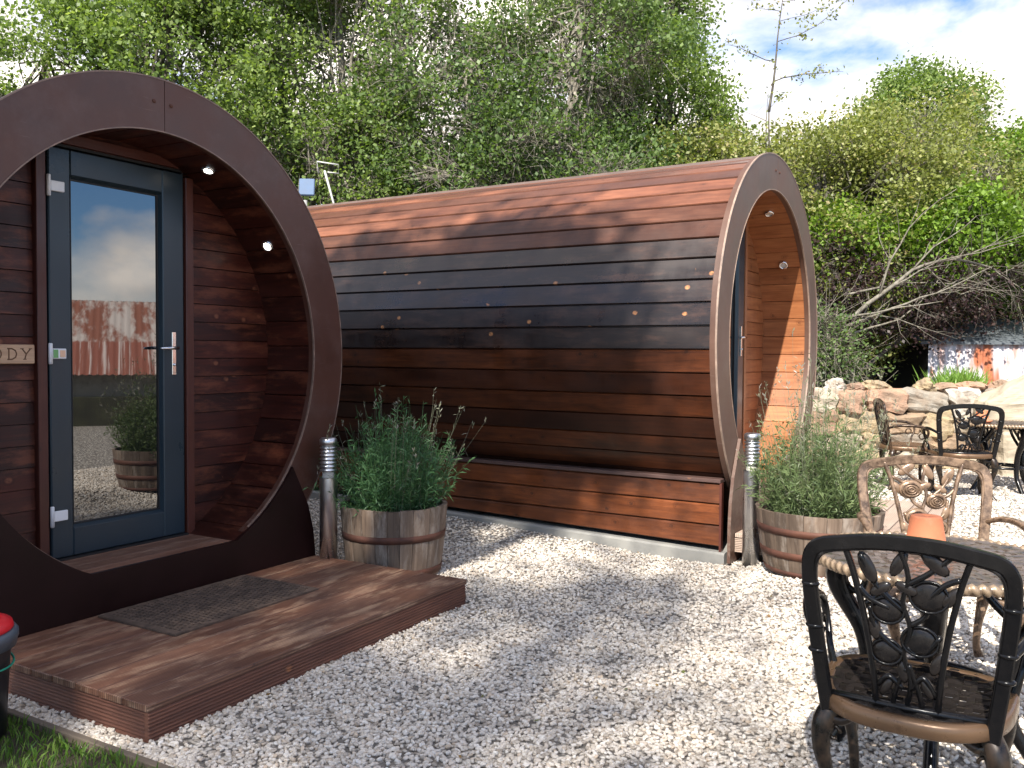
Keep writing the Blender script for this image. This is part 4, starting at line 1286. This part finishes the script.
# ------------------------------------------------------------------ sheds
def corrugated(mb, x0, x1, z0, z1, y, pitch=.076, amp=.009, mi=0):
    n = int((x1 - x0) / pitch * 8); V = []; uv = []
    for z in (z0, z1):
        for i in range(n + 1):
            x = x0 + (x1 - x0) * i / n; V.append((x, y + amp * math.sin(2 * math.pi * x / pitch), z)); uv.append((x, z))
    mb.add(V, [(i, i + 1, n + 2 + i, n + 1 + i) for i in range(n)], uv, None, mi, True)
def sheet_mat():
    t = NT('whitewashed_rusty_sheet'); uv = t.uv()
    n = t.noise(t.mapping(uv, (5, .7, 1)), 1.5, 6, .65); n2 = t.noise(t.mapping(uv, (1.1, .35, 1)), 1.1, 3)
    c = t.mix(t.ramp(n, [(.5, 0), (.62, .8)]), (.66, .64, .66), (.42, .24, .18))
    c = t.mix(t.ramp(n2, [(.60, 0), (.63, 1)]), c, (.40, .13, .06))
    return t.set(Base_Color=c, Roughness=.6)
def white_shed():
    root = thing('corrugated_shed', 'whitewashed rust-streaked corrugated shed beyond the stone wall, half hidden by leaves', 'shed', (7.75, 13.1, 0), R_(-4))
    mb = MB(); corrugated(mb, -1.55, 3.2, .1, 1.64, 0); mb.build('wall_sheeting', sheet_mat(), root)
    mb = MB(); V = []
    mb.bx(-1.54, 3.2, .04, 2.4, .1, 1.62); mb.build('shed_body', M['void'], root)
    mb = MB(); V = [(-1.7, -.06, 1.64), (3.4, -.06, 1.64), (3.4, 2.6, 2.3), (-1.7, 2.6, 2.3), (-1.7, -.06, 1.68), (3.4, -.06, 1.68), (3.4, 2.6, 2.35), (-1.7, 2.6, 2.35)]
    mb.add(V, [(3, 2, 1, 0), (4, 5, 6, 7), (0, 1, 5, 4), (1, 2, 6, 5), (2, 3, 7, 6), (3, 0, 4, 7)])
    mb.build('roof', paint('slate_grey_roof', (.10, .115, .125), .6, .2, 4), root)
white_shed()
def red_outbuilding():
    # stands beyond the tables; seen reflected in the glazed door
    root = thing('outbuilding', 'low rendered outbuilding with rusty red corrugated roof, reflected in the glazed door', 'outbuilding', (10.2, 5.2, 0), R_(96))
    t = NT('rusty_red_roof'); uv = t.uv()
    n = t.noise(t.mapping(uv, (1.6, 1.6, 1)), 1.3, 8, .7)
    st = t.noise(t.mapping(uv, (9, .5, 1)), 1.3, 4, .6)
    c = t.mix(t.ramp(st, [(.52, 0), (.60, .9)]), (.25, .08, .05), (.56, .47, .43))
    s = t.n.new('ShaderNodeSeparateXYZ'); t.l.new(uv, s.inputs[0])
    up = t.ramp(s.outputs[1], [(.0, 0), (.5, 0), (.52, 1)])
    rust = t.mix(t.ramp(n, [(.45, 0), (.55, 1)]), (.24, .085, .05), (.50, .44, .40))
    c = t.mix(up, c, rust)
    ridge = t.math('COMPARE', s.outputs[1], .49); 
    rm = t.set(Base_Color=c, Roughness=.7)
    mb = MB(); n_ = 320; V = []; uvs = []
    for (y, z, v) in ((.25, 1.02, 0), (-.6, 1.60, .49), (-1.9, 2.46, 1)):
        for i in range(n_ + 1):
            x = -5 + 12 * i / n_; V.append((x, y, z + .012 * math.sin(i * 1.9))); uvs.append((x, v))
    F = []
    for j in range(2):
        for i in range(n_): a = j * (n_ + 1) + i; F.append((a, a + n_ + 1, a + n_ + 2, a + 1))
    mb.add(V, F, uvs, None, 0, True)
    # far slope
    k = len(V); mb.add([(-5, -1.9, 2.46), (7, -1.9, 2.46), (7, -4, 1.2), (-5, -4, 1.2)], [(0, 1, 2, 3)], [(0, .8)] * 4)
    mb.build('roof', rm, root)
    mb = MB(); mb.bx(-4.9, 6.9, -3.9, 0, .0, 1.08); mb.build('wall', paint('grey_render', (.36, .35, .31), .9, .3, 3, dirt=(.12, .11, .08), dirt_amt=.7), root)
    mb = MB(); mb.bx(-4.9, 6.9, .002, .25, .0, .62); mb.build('mossy_plinth', paint('mossy_stone', (.05, .05, .03), .9, .4, 3, dirt=(.09, .10, .04), dirt_amt=.6), root)
red_outbuilding()

# small floodlight post behind the pods
def flood():
    root = thing('solar_lamp', 'small blue solar panel on a grey post above the far end of the dark pod', 'solar lamp', (-2.74, 11.7, .1), .1)
    mb = MB(); mb.tube([(0, 0, 0), (0, 0, 3.35)], .035, 8); mb.build('post', M['pole'], root)
    mb = MB(); mb.box((.03, 0, 3.52), (1, 0, 0), (0, .3, .95), (0, .95, -.3), .20, .24, .05); mb.build('solar_panel', M['panelblue'], root, bevel=.01)
    root = thing('television_aerial', 'pale bent metal pole with looped top above the far end of the dark pod', 'aerial pole', (-2.44, 11.9, .1), 0)
    mb = MB(); mb.tube([(.1, 0, 0), (.1, 0, 3.0), (.04, 0, 3.35), (-.08, 0, 3.78)], .015, 6); mb.build('pole', M['aerial'], root)
    mb = MB(); mb.tube([(-.16, 0, 3.74), (-.18, 0, 3.9), (.10, 0, 3.86), (.11, 0, 3.74), (-.04, 0, 3.76)], .012, 6); mb.build('loop', M['aerial'], root)
flood()

# ------------------------------------------------------------------ trees
def tree(name, label, base, blobs, ntip, nleaf, ls, leafm, seed, bare=.0, trunk_r=.13, spread=.17, group=None, barkm=None, shell=.55, gate=-.15, cat='tree', thin=1.0, gsc=1.1):
    rng = np.random.default_rng(seed)
    root = thing(name, label, cat, base, 0, group)
    W = np.array([b[3] * b[4] * b[5] for b in blobs]) ** .75; W /= W.sum()
    tips = []; owner = []
    while len(tips) < ntip:
        k = rng.choice(len(blobs), p=W); b = blobs[k]
        d = rng.normal(size=3); d /= np.linalg.norm(d)
        q = shell + (1 - shell) * rng.uniform() ** .6
        q *= 1 + .22 * mnoise.noise(Vector(d * 2.3) + Vector((seed * 3.1, k * 7.7, 0)))
        p = np.array(b[:3]) + d * q * np.array(b[3:6])
        if p[2] < .25: continue
        if mnoise.noise(Vector(p * gsc) + Vector((seed * 1.7, 0, 0))) < gate: continue
        tips.append(p); owner.append(k)
    tips = np.array(tips); owner = np.array(owner)
    wood_ = MB(); SA = []; SB = []; ra = []; rb = []
    hubs_all = []; 
    zmin = min(b[2] - b[5] for b in blobs)
    fork = np.array([0, 0, max(.4, zmin * .6)]) + np.append(rng.normal(0, .08, 2), 0)
    wood_.tube([(0, 0, -.1), (rng.normal(0, .04), rng.normal(0, .04), fork[2] * .5), tuple(fork)], [trunk_r * 1.25, trunk_r, trunk_r * .9], 9)
    for k, b in enumerate(blobs):
        c = np.array(b[:3]); mid = (fork + c) / 2 + rng.normal(0, .15, 3)
        pts = catmull([fork, mid, c, c + np.array([0, 0, b[5] * .45])], 4)
        wood_.tube(pts, list(np.linspace(trunk_r * .7, .018, len(pts))), 6)
        idx = np.where(owner == k)[0]
        if len(idx) == 0: continue
        nh = max(3, len(idx) // 9)
        hubs = tips[rng.choice(idx, nh)] * .0
        sel = rng.choice(idx, nh); hubs = c + (tips[sel] - c) * rng.uniform(.45, .72, (nh, 1)) + rng.normal(0, .12, (nh, 3))
        # hub limbs
        o = np.array([pts[rng.integers(3, len(pts))] for _ in range(nh)])
        m2 = (o + hubs) / 2 + rng.normal(0, .12, (nh, 3))
        SA += [o, m2]; SB += [m2, hubs]; r_ = rng.uniform(.016, .032, nh) * thin; ra += [r_, r_ * .75]; rb += [r_ * .75, r_ * .45]
        d = np.linalg.norm(tips[idx][:, None] - hubs[None], axis=2); near = d.argmin(1)
        h = hubs[near]; t = tips[idx]; m3 = (h + t) / 2 + rng.normal(0, .07, (len(idx), 3))
        r3 = np.full(len(idx), .0055 * thin)
        SA += [h, m3]; SB += [m3, t]; ra += [r3, r3 * .75]; rb += [r3 * .75, r3 * .45]
        # side twigs
        for _ in range(4 if bare > .2 else 1):
            e = m3 + rng.normal(0, .26, (len(idx), 3)); SA.append(m3); SB.append(e); ra.append(r3 * .7); rb.append(r3 * .3)
    V1 = np.array([list(v) for v in wood_.v])
    tw, tf = prisms(np.concatenate(SA), np.concatenate(SB), np.concatenate(ra), np.concatenate(rb))
    # trunk object: tube mesh (quads) + twigs
    F1 = np.array([f for f in wood_.f if len(f) == 4])
    V = np.concatenate([V1, tw]); F = np.concatenate([F1, tf + len(V1)])
    np_mesh('trunk', V, F, barkm or M['bark'], root)
    # leaves
    keep = rng.uniform(size=len(tips)) > bare
    tp = tips[keep]; nleaf = int(nleaf * (4.0 if base[1] > 0 else 2.4)); ls = ls * (.86 if base[1] > 0 else 1.12); n = len(tp) * nleaf
    cen = np.repeat(tp, nleaf, 0); off = rng.normal(0, 1, (n, 3)) * spread * np.array([1, 1, .7])
    P = cen + off
    D = rng.normal(size=(n, 3)); D[:, 2] -= .2; D /= np.linalg.norm(D, axis=1)[:, None]
    Lh = rng.uniform(.6, 1.25, n) * ls
    # leaf normals roughly face outward/up: choose side vector so that the blade tilts to the sky
    nn = rng.normal(0, .65, (n, 3)) + np.array([0, 0, .9]); S = np.cross(D, nn); S /= np.linalg.norm(S, axis=1)[:, None] + 1e-9
    Vq = np.empty((n, 4, 3)); mid = P + D * Lh[:, None] * .45; wd = (Lh * .36)[:, None]
    Vq[:, 0] = P; Vq[:, 1] = mid + S * wd; Vq[:, 2] = P + D * Lh[:, None]; Vq[:, 3] = mid - S * wd
    cr = np.repeat(rng.uniform(0, 1, len(tp)), nleaf) * .55 + rng.uniform(0, .45, n)
    np_mesh('crown', Vq.reshape(-1, 3), np.arange(n * 4).reshape(n, 4), leafm, root, cr)
    return root
GT = 'trees behind the pods'
tree('hawthorn_tree', 'tall leafy hawthorn rising behind the arch of the mahogany pod', (-6.0, 13.2, .1),
     [(-.9, 0, 5.0, 1.5, 1.5, 1.6), (.9, 0, 5.6, 1.7, 1.5, 1.9), (-.1, -.3, 3.6, 2.2, 1.5, 1.5), (1.3, .2, 7.2, 1.5, 1.3, 1.2)], 1300, 17, .085, M['leafA'], 1, .05, group=GT)
tree('hawthorn_tree', 'leafy tree with pale tangled twigs above the solar lamp', (-2.9, 14.6, .1),
     [(-.9, 0, 5.8, 1.8, 1.4, 2.2), (1.0, 0, 6.3, 1.8, 1.4, 2.0), (.0, -.4, 4.0, 2.4, 1.3, 1.6), (0, 0, 7.7, 2.2, 1.3, 1.0)], 1500, 14, .085, M['leafA'], 2, .28, group=GT, barkm=M['twig'])
tree('hawthorn_tree', 'dark green tree with bare crossing branches behind the middle of the dark pod', (.2, 13.8, .1),
     [(-.9, 0, 5.0, 1.8, 1.3, 2.0), (.8, .1, 5.9, 1.7, 1.3, 1.8), (.0, -.5, 3.9, 2.3, 1.1, 1.2), (.9, 0, 3.6, 1.6, 1.2, 1.4)], 1500, 13, .085, M['leafB'], 3, .38, group=GT, barkm=M['twig'])
tree('ash_tree', 'bright green tree with open crown standing behind the pod ridge, left of the open sky', (2.2, 15.4, .1),
     [(-.9, 0, 6.2, 1.4, 1.2, 1.7), (.3, 0, 5.2, 1.4, 1.2, 1.7), (.5, 0, 7.1, .7, .8, .9), (0, -.3, 3.8, 1.9, 1.2, 1.5)], 1050, 16, .085, M['leafA'], 4, .05, group=GT, gate=-.1)
tree('hawthorn_tree', 'olive-tinted thorny bush directly behind the top of the pine porch', (4.2, 14.0, .1),
     [(-1.2, 0, 3.6, 1.4, 1.1, 1.4), (.6, -.2, 3.5, 1.7, 1.1, 1.5), (1.8, 0, 4.0, 1.2, 1, 1.2), (0, -.3, 2.2, 2.2, 1.1, 1.1)], 1200, 17, .075, M['leafO'], 5, .12, group=GT)
tree('round_tree', 'dense round-topped green tree standing highest against the clouds', (7.9, 17.2, .1),
     [(-.1, 0, 5.7, 1.15, 1.2, 1.25), (-1.1, 0, 4.7, 1.3, 1.3, 1.2), (1.1, 0, 4.3, 1.4, 1.3, 1.3), (0, 0, 3.2, 2.3, 1.5, 1.4)], 1700, 16, .09, M['leafA'], 6, 0, group=GT, gate=-.4)
tree('round_tree', 'light green tree at the edge of the view behind the corrugated shed', (10.8, 16.2, .1),
     [(0, 0, 4.7, 1.9, 1.4, 1.7), (-1.7, 0, 4.0, 1.5, 1.3, 1.5), (1.6, 0, 4.2, 1.5, 1.4, 1.6), (-.4, 0, 2.8, 2.7, 1.4, 1.3)], 1300, 18, .085, M['leafY'], 7, 0, group=GT, gate=-.4)
tree('hawthorn_tree', 'olive brown-tinted tree with pale dead branches between the porch and the round tree', (6.0, 15.0, .1),
     [(-.7, 0, 3.9, 1.4, 1.1, 1.5), (.9, 0, 4.2, 1.5, 1.1, 1.5), (0, -.2, 2.6, 2.2, 1.1, 1.4)], 1100, 15, .078, M['leafO'], 8, .25, group=GT, barkm=M['twig'])
tree('leafy_shrub', 'vivid yellow-green shrub hanging over the wall beside the pine porch', (5.2, 13.6, .1),
     [(-.5, 0, 2.9, 1.0, .7, .75), (.7, 0, 2.75, 1.1, .7, .7), (1.6, 0, 3.2, 1.0, .7, .7)], 620, 22, .085, M['leafY'], 9, 0, trunk_r=.06, group='shrubs along the stone wall', cat='shrub', gate=-.25)
tree('leafy_shrub', 'vivid green shrub arching over the roof of the corrugated shed', (7.9, 16.1, .1),
     [(-.6, -1.4, 2.75, 1.1, 1.2, .6), (.9, -1.6, 2.7, 1.2, 1.2, .75), (2.3, -1.6, 3.0, 1.4, 1.2, .8), (3.4, -1.2, 2.5, 1.2, 1.0, .7)], 760, 22, .085, M['leafY'], 10, 0, trunk_r=.06, group='shrubs along the stone wall', cat='shrub', gate=-.25)
tree('leafy_shrub', 'dark purple-brown twiggy shrub beside the edge of the pine porch', (4.7, 12.9, .1),
     [(-.2, 0, 2.3, .9, .6, .9), (.8, 0, 2.2, 1.1, .6, .7), (2.2, .2, 2.4, 1.5, .6, .6)], 380, 9, .07, M['leafP'], 11, .2, trunk_r=.05, group='shrubs along the stone wall', cat='shrub', gate=-.2)
tree('leafy_shrub', 'low dark shrub with dry pale twigs at the foot of the stone wall end', (3.6, 11.5, .1),
     [(0, 0, .95, .6, .4, .75), (.7, .1, .9, .5, .4, .65), (.3, 0, 1.55, .6, .3, .4)], 420, 8, .06, M['leafB'], 12, .45, trunk_r=.03, group='shrubs along the stone wall', cat='shrub', gate=-.3, barkm=M['barkpale'])

# undergrowth: one far-off dark mass that fills under the crowns
def undergrowth():
    rng = np.random.default_rng(33); n = 90000
    P = np.stack([rng.uniform(-12, 15, n), rng.uniform(16.8, 18.4, n), rng.uniform(0, 1, n) ** .8 * 6.4], 1)
    k = np.array([mnoise.noise((a * .6, b * .9, 0)) for a, b in zip(P[:, 0], P[:, 2])]); hmax = 3.5 + 2.6 * (1 - 1 / (1 + np.exp(-(P[:, 0] - 2.2) * 2))) + 0.5 * np.sin(P[:, 0] * .9)
    P = P[(P[:, 2] < hmax) & (k > -.45)]; n = len(P)
    D = rng.normal(size=(n, 3)); D /= np.linalg.norm(D, axis=1)[:, None]
    V, F = quads(P, D, rng.uniform(.08, .15, n), rng.uniform(.12, .22, n), rng)
    o = np_mesh('undergrowth', V, F, M['leafB'], None, rng.uniform(0, 1, n)); tag(o, 'dark tangled undergrowth beneath the trees', 'undergrowth', kind='stuff')
undergrowth()

# bare lichened limbs sprawling out of the hedge, and a sparse sapling top
def limbs():
    rng = random.Random(5)
    root = thing('fallen_branch', 'sprawling lichen-covered dead branch reaching out above the corrugated shed', 'dead branch', (4.3, 12.1, .1), 0)
    mb = MB()
    def grow(p, d, L, r, depth):
        pts = [Vector(p)]; rr = [r]; d = Vector(d).normalized(); n = max(4, int(L / .22))
        for i in range(n):
            d = (d + Vector((rng.gauss(0, .16), rng.gauss(0, .12), rng.gauss(0, .15)))).normalized()
            pts.append(pts[-1] + d * L / n); rr.append(r * (1 - .75 * (i + 1) / n))
            if depth < 3 and rng.random() < (.8 if depth < 2 else .45):
                e = (d + Vector((rng.gauss(0, .6), rng.gauss(0, .4), rng.gauss(0, .6)))).normalized()
                grow(pts[-1], e, L * rng.uniform(.25, .5), rr[-1] * .6, depth + 1)
        mb.tube(pts, rr, 5)
    grow((-.2, 0, .1), (.25, 0, 1), 2.0, .035, 1)
    grow((.2, -.1, 1.75), (1, -.05, .38), 2.2, .020, 0)
    grow((.1, -.1, 1.85), (1, 0, .12), 3.8, .032, 0)
    grow((.0, .0, 1.5), (1, .1, .32), 2.6, .020, 0)
    grow((.3, .1, 2.2), (1, 0, .25), 2.4, .018, 1)
    mb.build('limbs', M['barkpale'], root)
    root = thing('sapling', 'thin sparse sapling poking up into the open sky above the pine porch', 'tree', (4.05, 13.7, .1), 0)
    mb = MB(); tipsL = []
    def grow2(p, d, L, r, depth):
        pts = [Vector(p)]; rr = [r]; d = Vector(d).normalized(); n = max(4, int(L / .2))
        for i in range(n):
            d = (d + Vector((rng.gauss(0, .09), rng.gauss(0, .08), rng.gauss(0, .06)))).normalized()
            pts.append(pts[-1] + d * L / n); rr.append(r * (1 - .8 * (i + 1) / n))
            tipsL.append(pts[-1])
            if depth < 1 and i > n * .5 and rng.random() < .55:
                e = Vector((rng.choice((-1, 1)) * rng.uniform(.6, 1.2), rng.gauss(0, .3), rng.uniform(.1, .5)))
                grow2(pts[-1], e, L * rng.uniform(.12, .26), rr[-1] * .6, depth + 1)
        mb.tube(pts, rr, 5)
    def limb(p, d, L, r, bend=.07):
        pts = [Vector(p)]; rr = [r]; d = Vector(d).normalized(); n = max(5, int(L / .14))
        for i in range(n):
            d = (d + Vector((rng.gauss(0, bend), rng.gauss(0, bend), rng.gauss(0, bend)))).normalized()
            pts.append(pts[-1] + d * L / n); rr.append(r * (1 - .82 * (i + 1) / n)); tipsL.append(pts[-1])
        mb.tube(pts, rr, 5); return pts, rr
    st, sr = limb((0, 0, 0), (.03, 0, 1), 5.0, .05, .02)
    a, ar_ = limb(st[-1], (.12, 0, 1), 1.75, .022, .03)
    b, br_ = limb(st[-8], (-.22, 0, 1), 1.4, .016, .05)
    for (src, rr0, k, d, L) in ((a, ar_, 3, (1, 0, .35), 1.2), (a, ar_, 5, (-1, .2, .15), .9), (a, ar_, 7, (1, -.1, .5), 1.5), (a, ar_, 9, (.9, .1, .25), .9), (a, ar_, 10, (-1, 0, .4), .5),
                               (b, br_, 3, (-1, 0, .25), .8), (b, br_, 6, (-1, 0, .5), .5), (b, br_, 7, (.8, 0, .6), .4), (a, ar_, 11, (1, 0, .1), .7)):
        k = min(k, len(src) - 1); p_, r_ = limb(src[k], d, L, max(.005, rr0[k] * .6), .12)
        for q in range(2, len(p_) - 1, 2):
            limb(p_[q], (rng.gauss(0, 1), rng.gauss(0, .5), rng.uniform(-.2, .8)), rng.uniform(.12, .3), r_[q] * .6, .15)
    mb.build('stem', M['bark'], root)
    r2 = np.random.default_rng(3); T = np.array([list(t) for t in tipsL if t.z > 5.2]); T = np.repeat(T, 4, 0); n = len(T)
    T = T + r2.normal(0, .04, T.shape); D = r2.normal(size=(n, 3)); D /= np.linalg.norm(D, axis=1)[:, None]
    V, F = quads(T, D, r2.uniform(.02, .04, n), r2.uniform(.04, .07, n), r2)
    np_mesh('leaves', V, F, M['leafO'], root, r2.uniform(0, 1, n))
limbs()

# unseen trees: one shaped to shade pods, an airy one added to thin sunlight
def shade_blobs(base, S, gb):
    out = []
    for (gx, gy, rx, r) in gb:
        out.append((gx - .34 * S - base[0], gy - .94 * S - base[1], S, rx, r * .72, r * .72))
    return out
b0 = (-5.4, -2.7, 0)
tree('shade_tree', 'broad dense tree behind the viewer, the nearer of two, shading the pods', b0,
     shade_blobs(b0, 11, [(.75, 7.75, .7, .7), (.2, 8.5, 1.1, 1.3), (-1.0, 8.3, 1.3, 1.9), (-.9, 6.95, .8, .8), (-2.8, 6.6, 1.7, 2.2)]),
     900, 8, .16, M['leafA'], 77, 0, trunk_r=.3, spread=.24, gate=.0, gsc=1.5, shell=.1)
b1 = (-5.4, -11, 0)
tree('shade_tree', 'tall airy tree added unseen behind the viewer, the farther of two, thinning the sunlight', b1,
     shade_blobs(b1, 16, [(-.4, 3.2, 1.9, 2.0), (.5, 5.2, 1.4, 1.4), (-1.6, 4.6, 1.6, 1.8), (.8, 1.6, 1.3, 1.6)]),
     470, 4, .15, M['leafA'], 78, 0, trunk_r=.3, spread=.35, gate=-.6, shell=.0)

# ------------------------------------------------------------------ light and sky
SUN = Vector((-.34 * math.cos(R_(45)), -.94 * math.cos(R_(45)), math.sin(R_(45)))).normalized()
sl = bpy.data.lights.new('sun', 'SUN'); so = bpy.data.objects.new('sun', sl); COL.objects.link(so)
sl.energy = 4.9; sl.angle = R_(.6); sl.color = (1, .94, .85)
so.rotation_euler = SUN.to_track_quat('Z', 'Y').to_euler(); so.location = (0, 0, 30)
w = bpy.data.worlds.new('World'); sc.world = w; w.use_nodes = True
nt = w.node_tree; N = nt.nodes; L = nt.links
bg = N['Background']; bg.inputs[1].default_value = .13
sky = N.new('ShaderNodeTexSky'); sky.sky_type = 'NISHITA'; sky.sun_disc = False
sky.sun_elevation = R_(45); sky.sun_rotation = math.atan2(SUN.x, SUN.y); sky.air_density = 1.0; sky.dust_density = .6; sky.ozone_density = 1.5
tc = N.new('ShaderNodeTexCoord'); mp = N.new('ShaderNodeMapping'); mp.inputs['Scale'].default_value = (1, 1, 2.4); mp.inputs['Location'].default_value = (7.3, 2, .1)
L.new(tc.outputs['Generated'], mp.inputs[0])
nz = N.new('ShaderNodeTexNoise'); nz.inputs['Scale'].default_value = 2.6; nz.inputs['Detail'].default_value = 9; nz.inputs['Roughness'].default_value = .55; nz.inputs['Distortion'].default_value = .25
L.new(mp.outputs[0], nz.inputs['Vector'])
cr = N.new('ShaderNodeValToRGB'); cr.color_ramp.elements[0].position = .45; cr.color_ramp.elements[1].position = .60
L.new(nz.outputs['Fac'], cr.inputs[0])
n2 = N.new('ShaderNodeTexNoise'); n2.inputs['Scale'].default_value = 5; n2.inputs['Detail'].default_value = 6; L.new(mp.outputs[0], n2.inputs['Vector'])
c2 = N.new('ShaderNodeValToRGB'); c2.color_ramp.elements[0].position = .35; c2.color_ramp.elements[0].color = (4.1, 3.85, 3.7, 1); c2.color_ramp.elements[1].position = .65; c2.color_ramp.elements[1].color = (8.8, 8.0, 7.2, 1)
L.new(n2.outputs['Fac'], c2.inputs[0])
mx = N.new('ShaderNodeMix'); mx.data_type = 'RGBA'
sm_ = N.new('ShaderNodeMix'); sm_.data_type = 'RGBA'; sm_.blend_type = 'MULTIPLY'; sm_.inputs[0].default_value = 1; sm_.inputs[7].default_value = (.44, .62, .84, 1)
L.new(sky.outputs[0], sm_.inputs[6])
L.new(cr.outputs[0], mx.inputs[0]); L.new(sm_.outputs[2], mx.inputs[6]); L.new(c2.outputs[0], mx.inputs[7])
L.new(mx.outputs[2], bg.inputs[0])

sc.view_settings.view_transform = 'Standard'; sc.view_settings.look = 'None'; sc.view_settings.gamma = 1
sc.view_settings.exposure = 1.1
sc.render.engine = 'CYCLES'
sc.cycles.use_denoising = True
sc.cycles.max_bounces = 8; sc.cycles.transparent_max_bounces = 8
sc.cycles.caustics_reflective = False; sc.cycles.caustics_refractive = False
sc.cycles.sample_clamp_indirect = 6
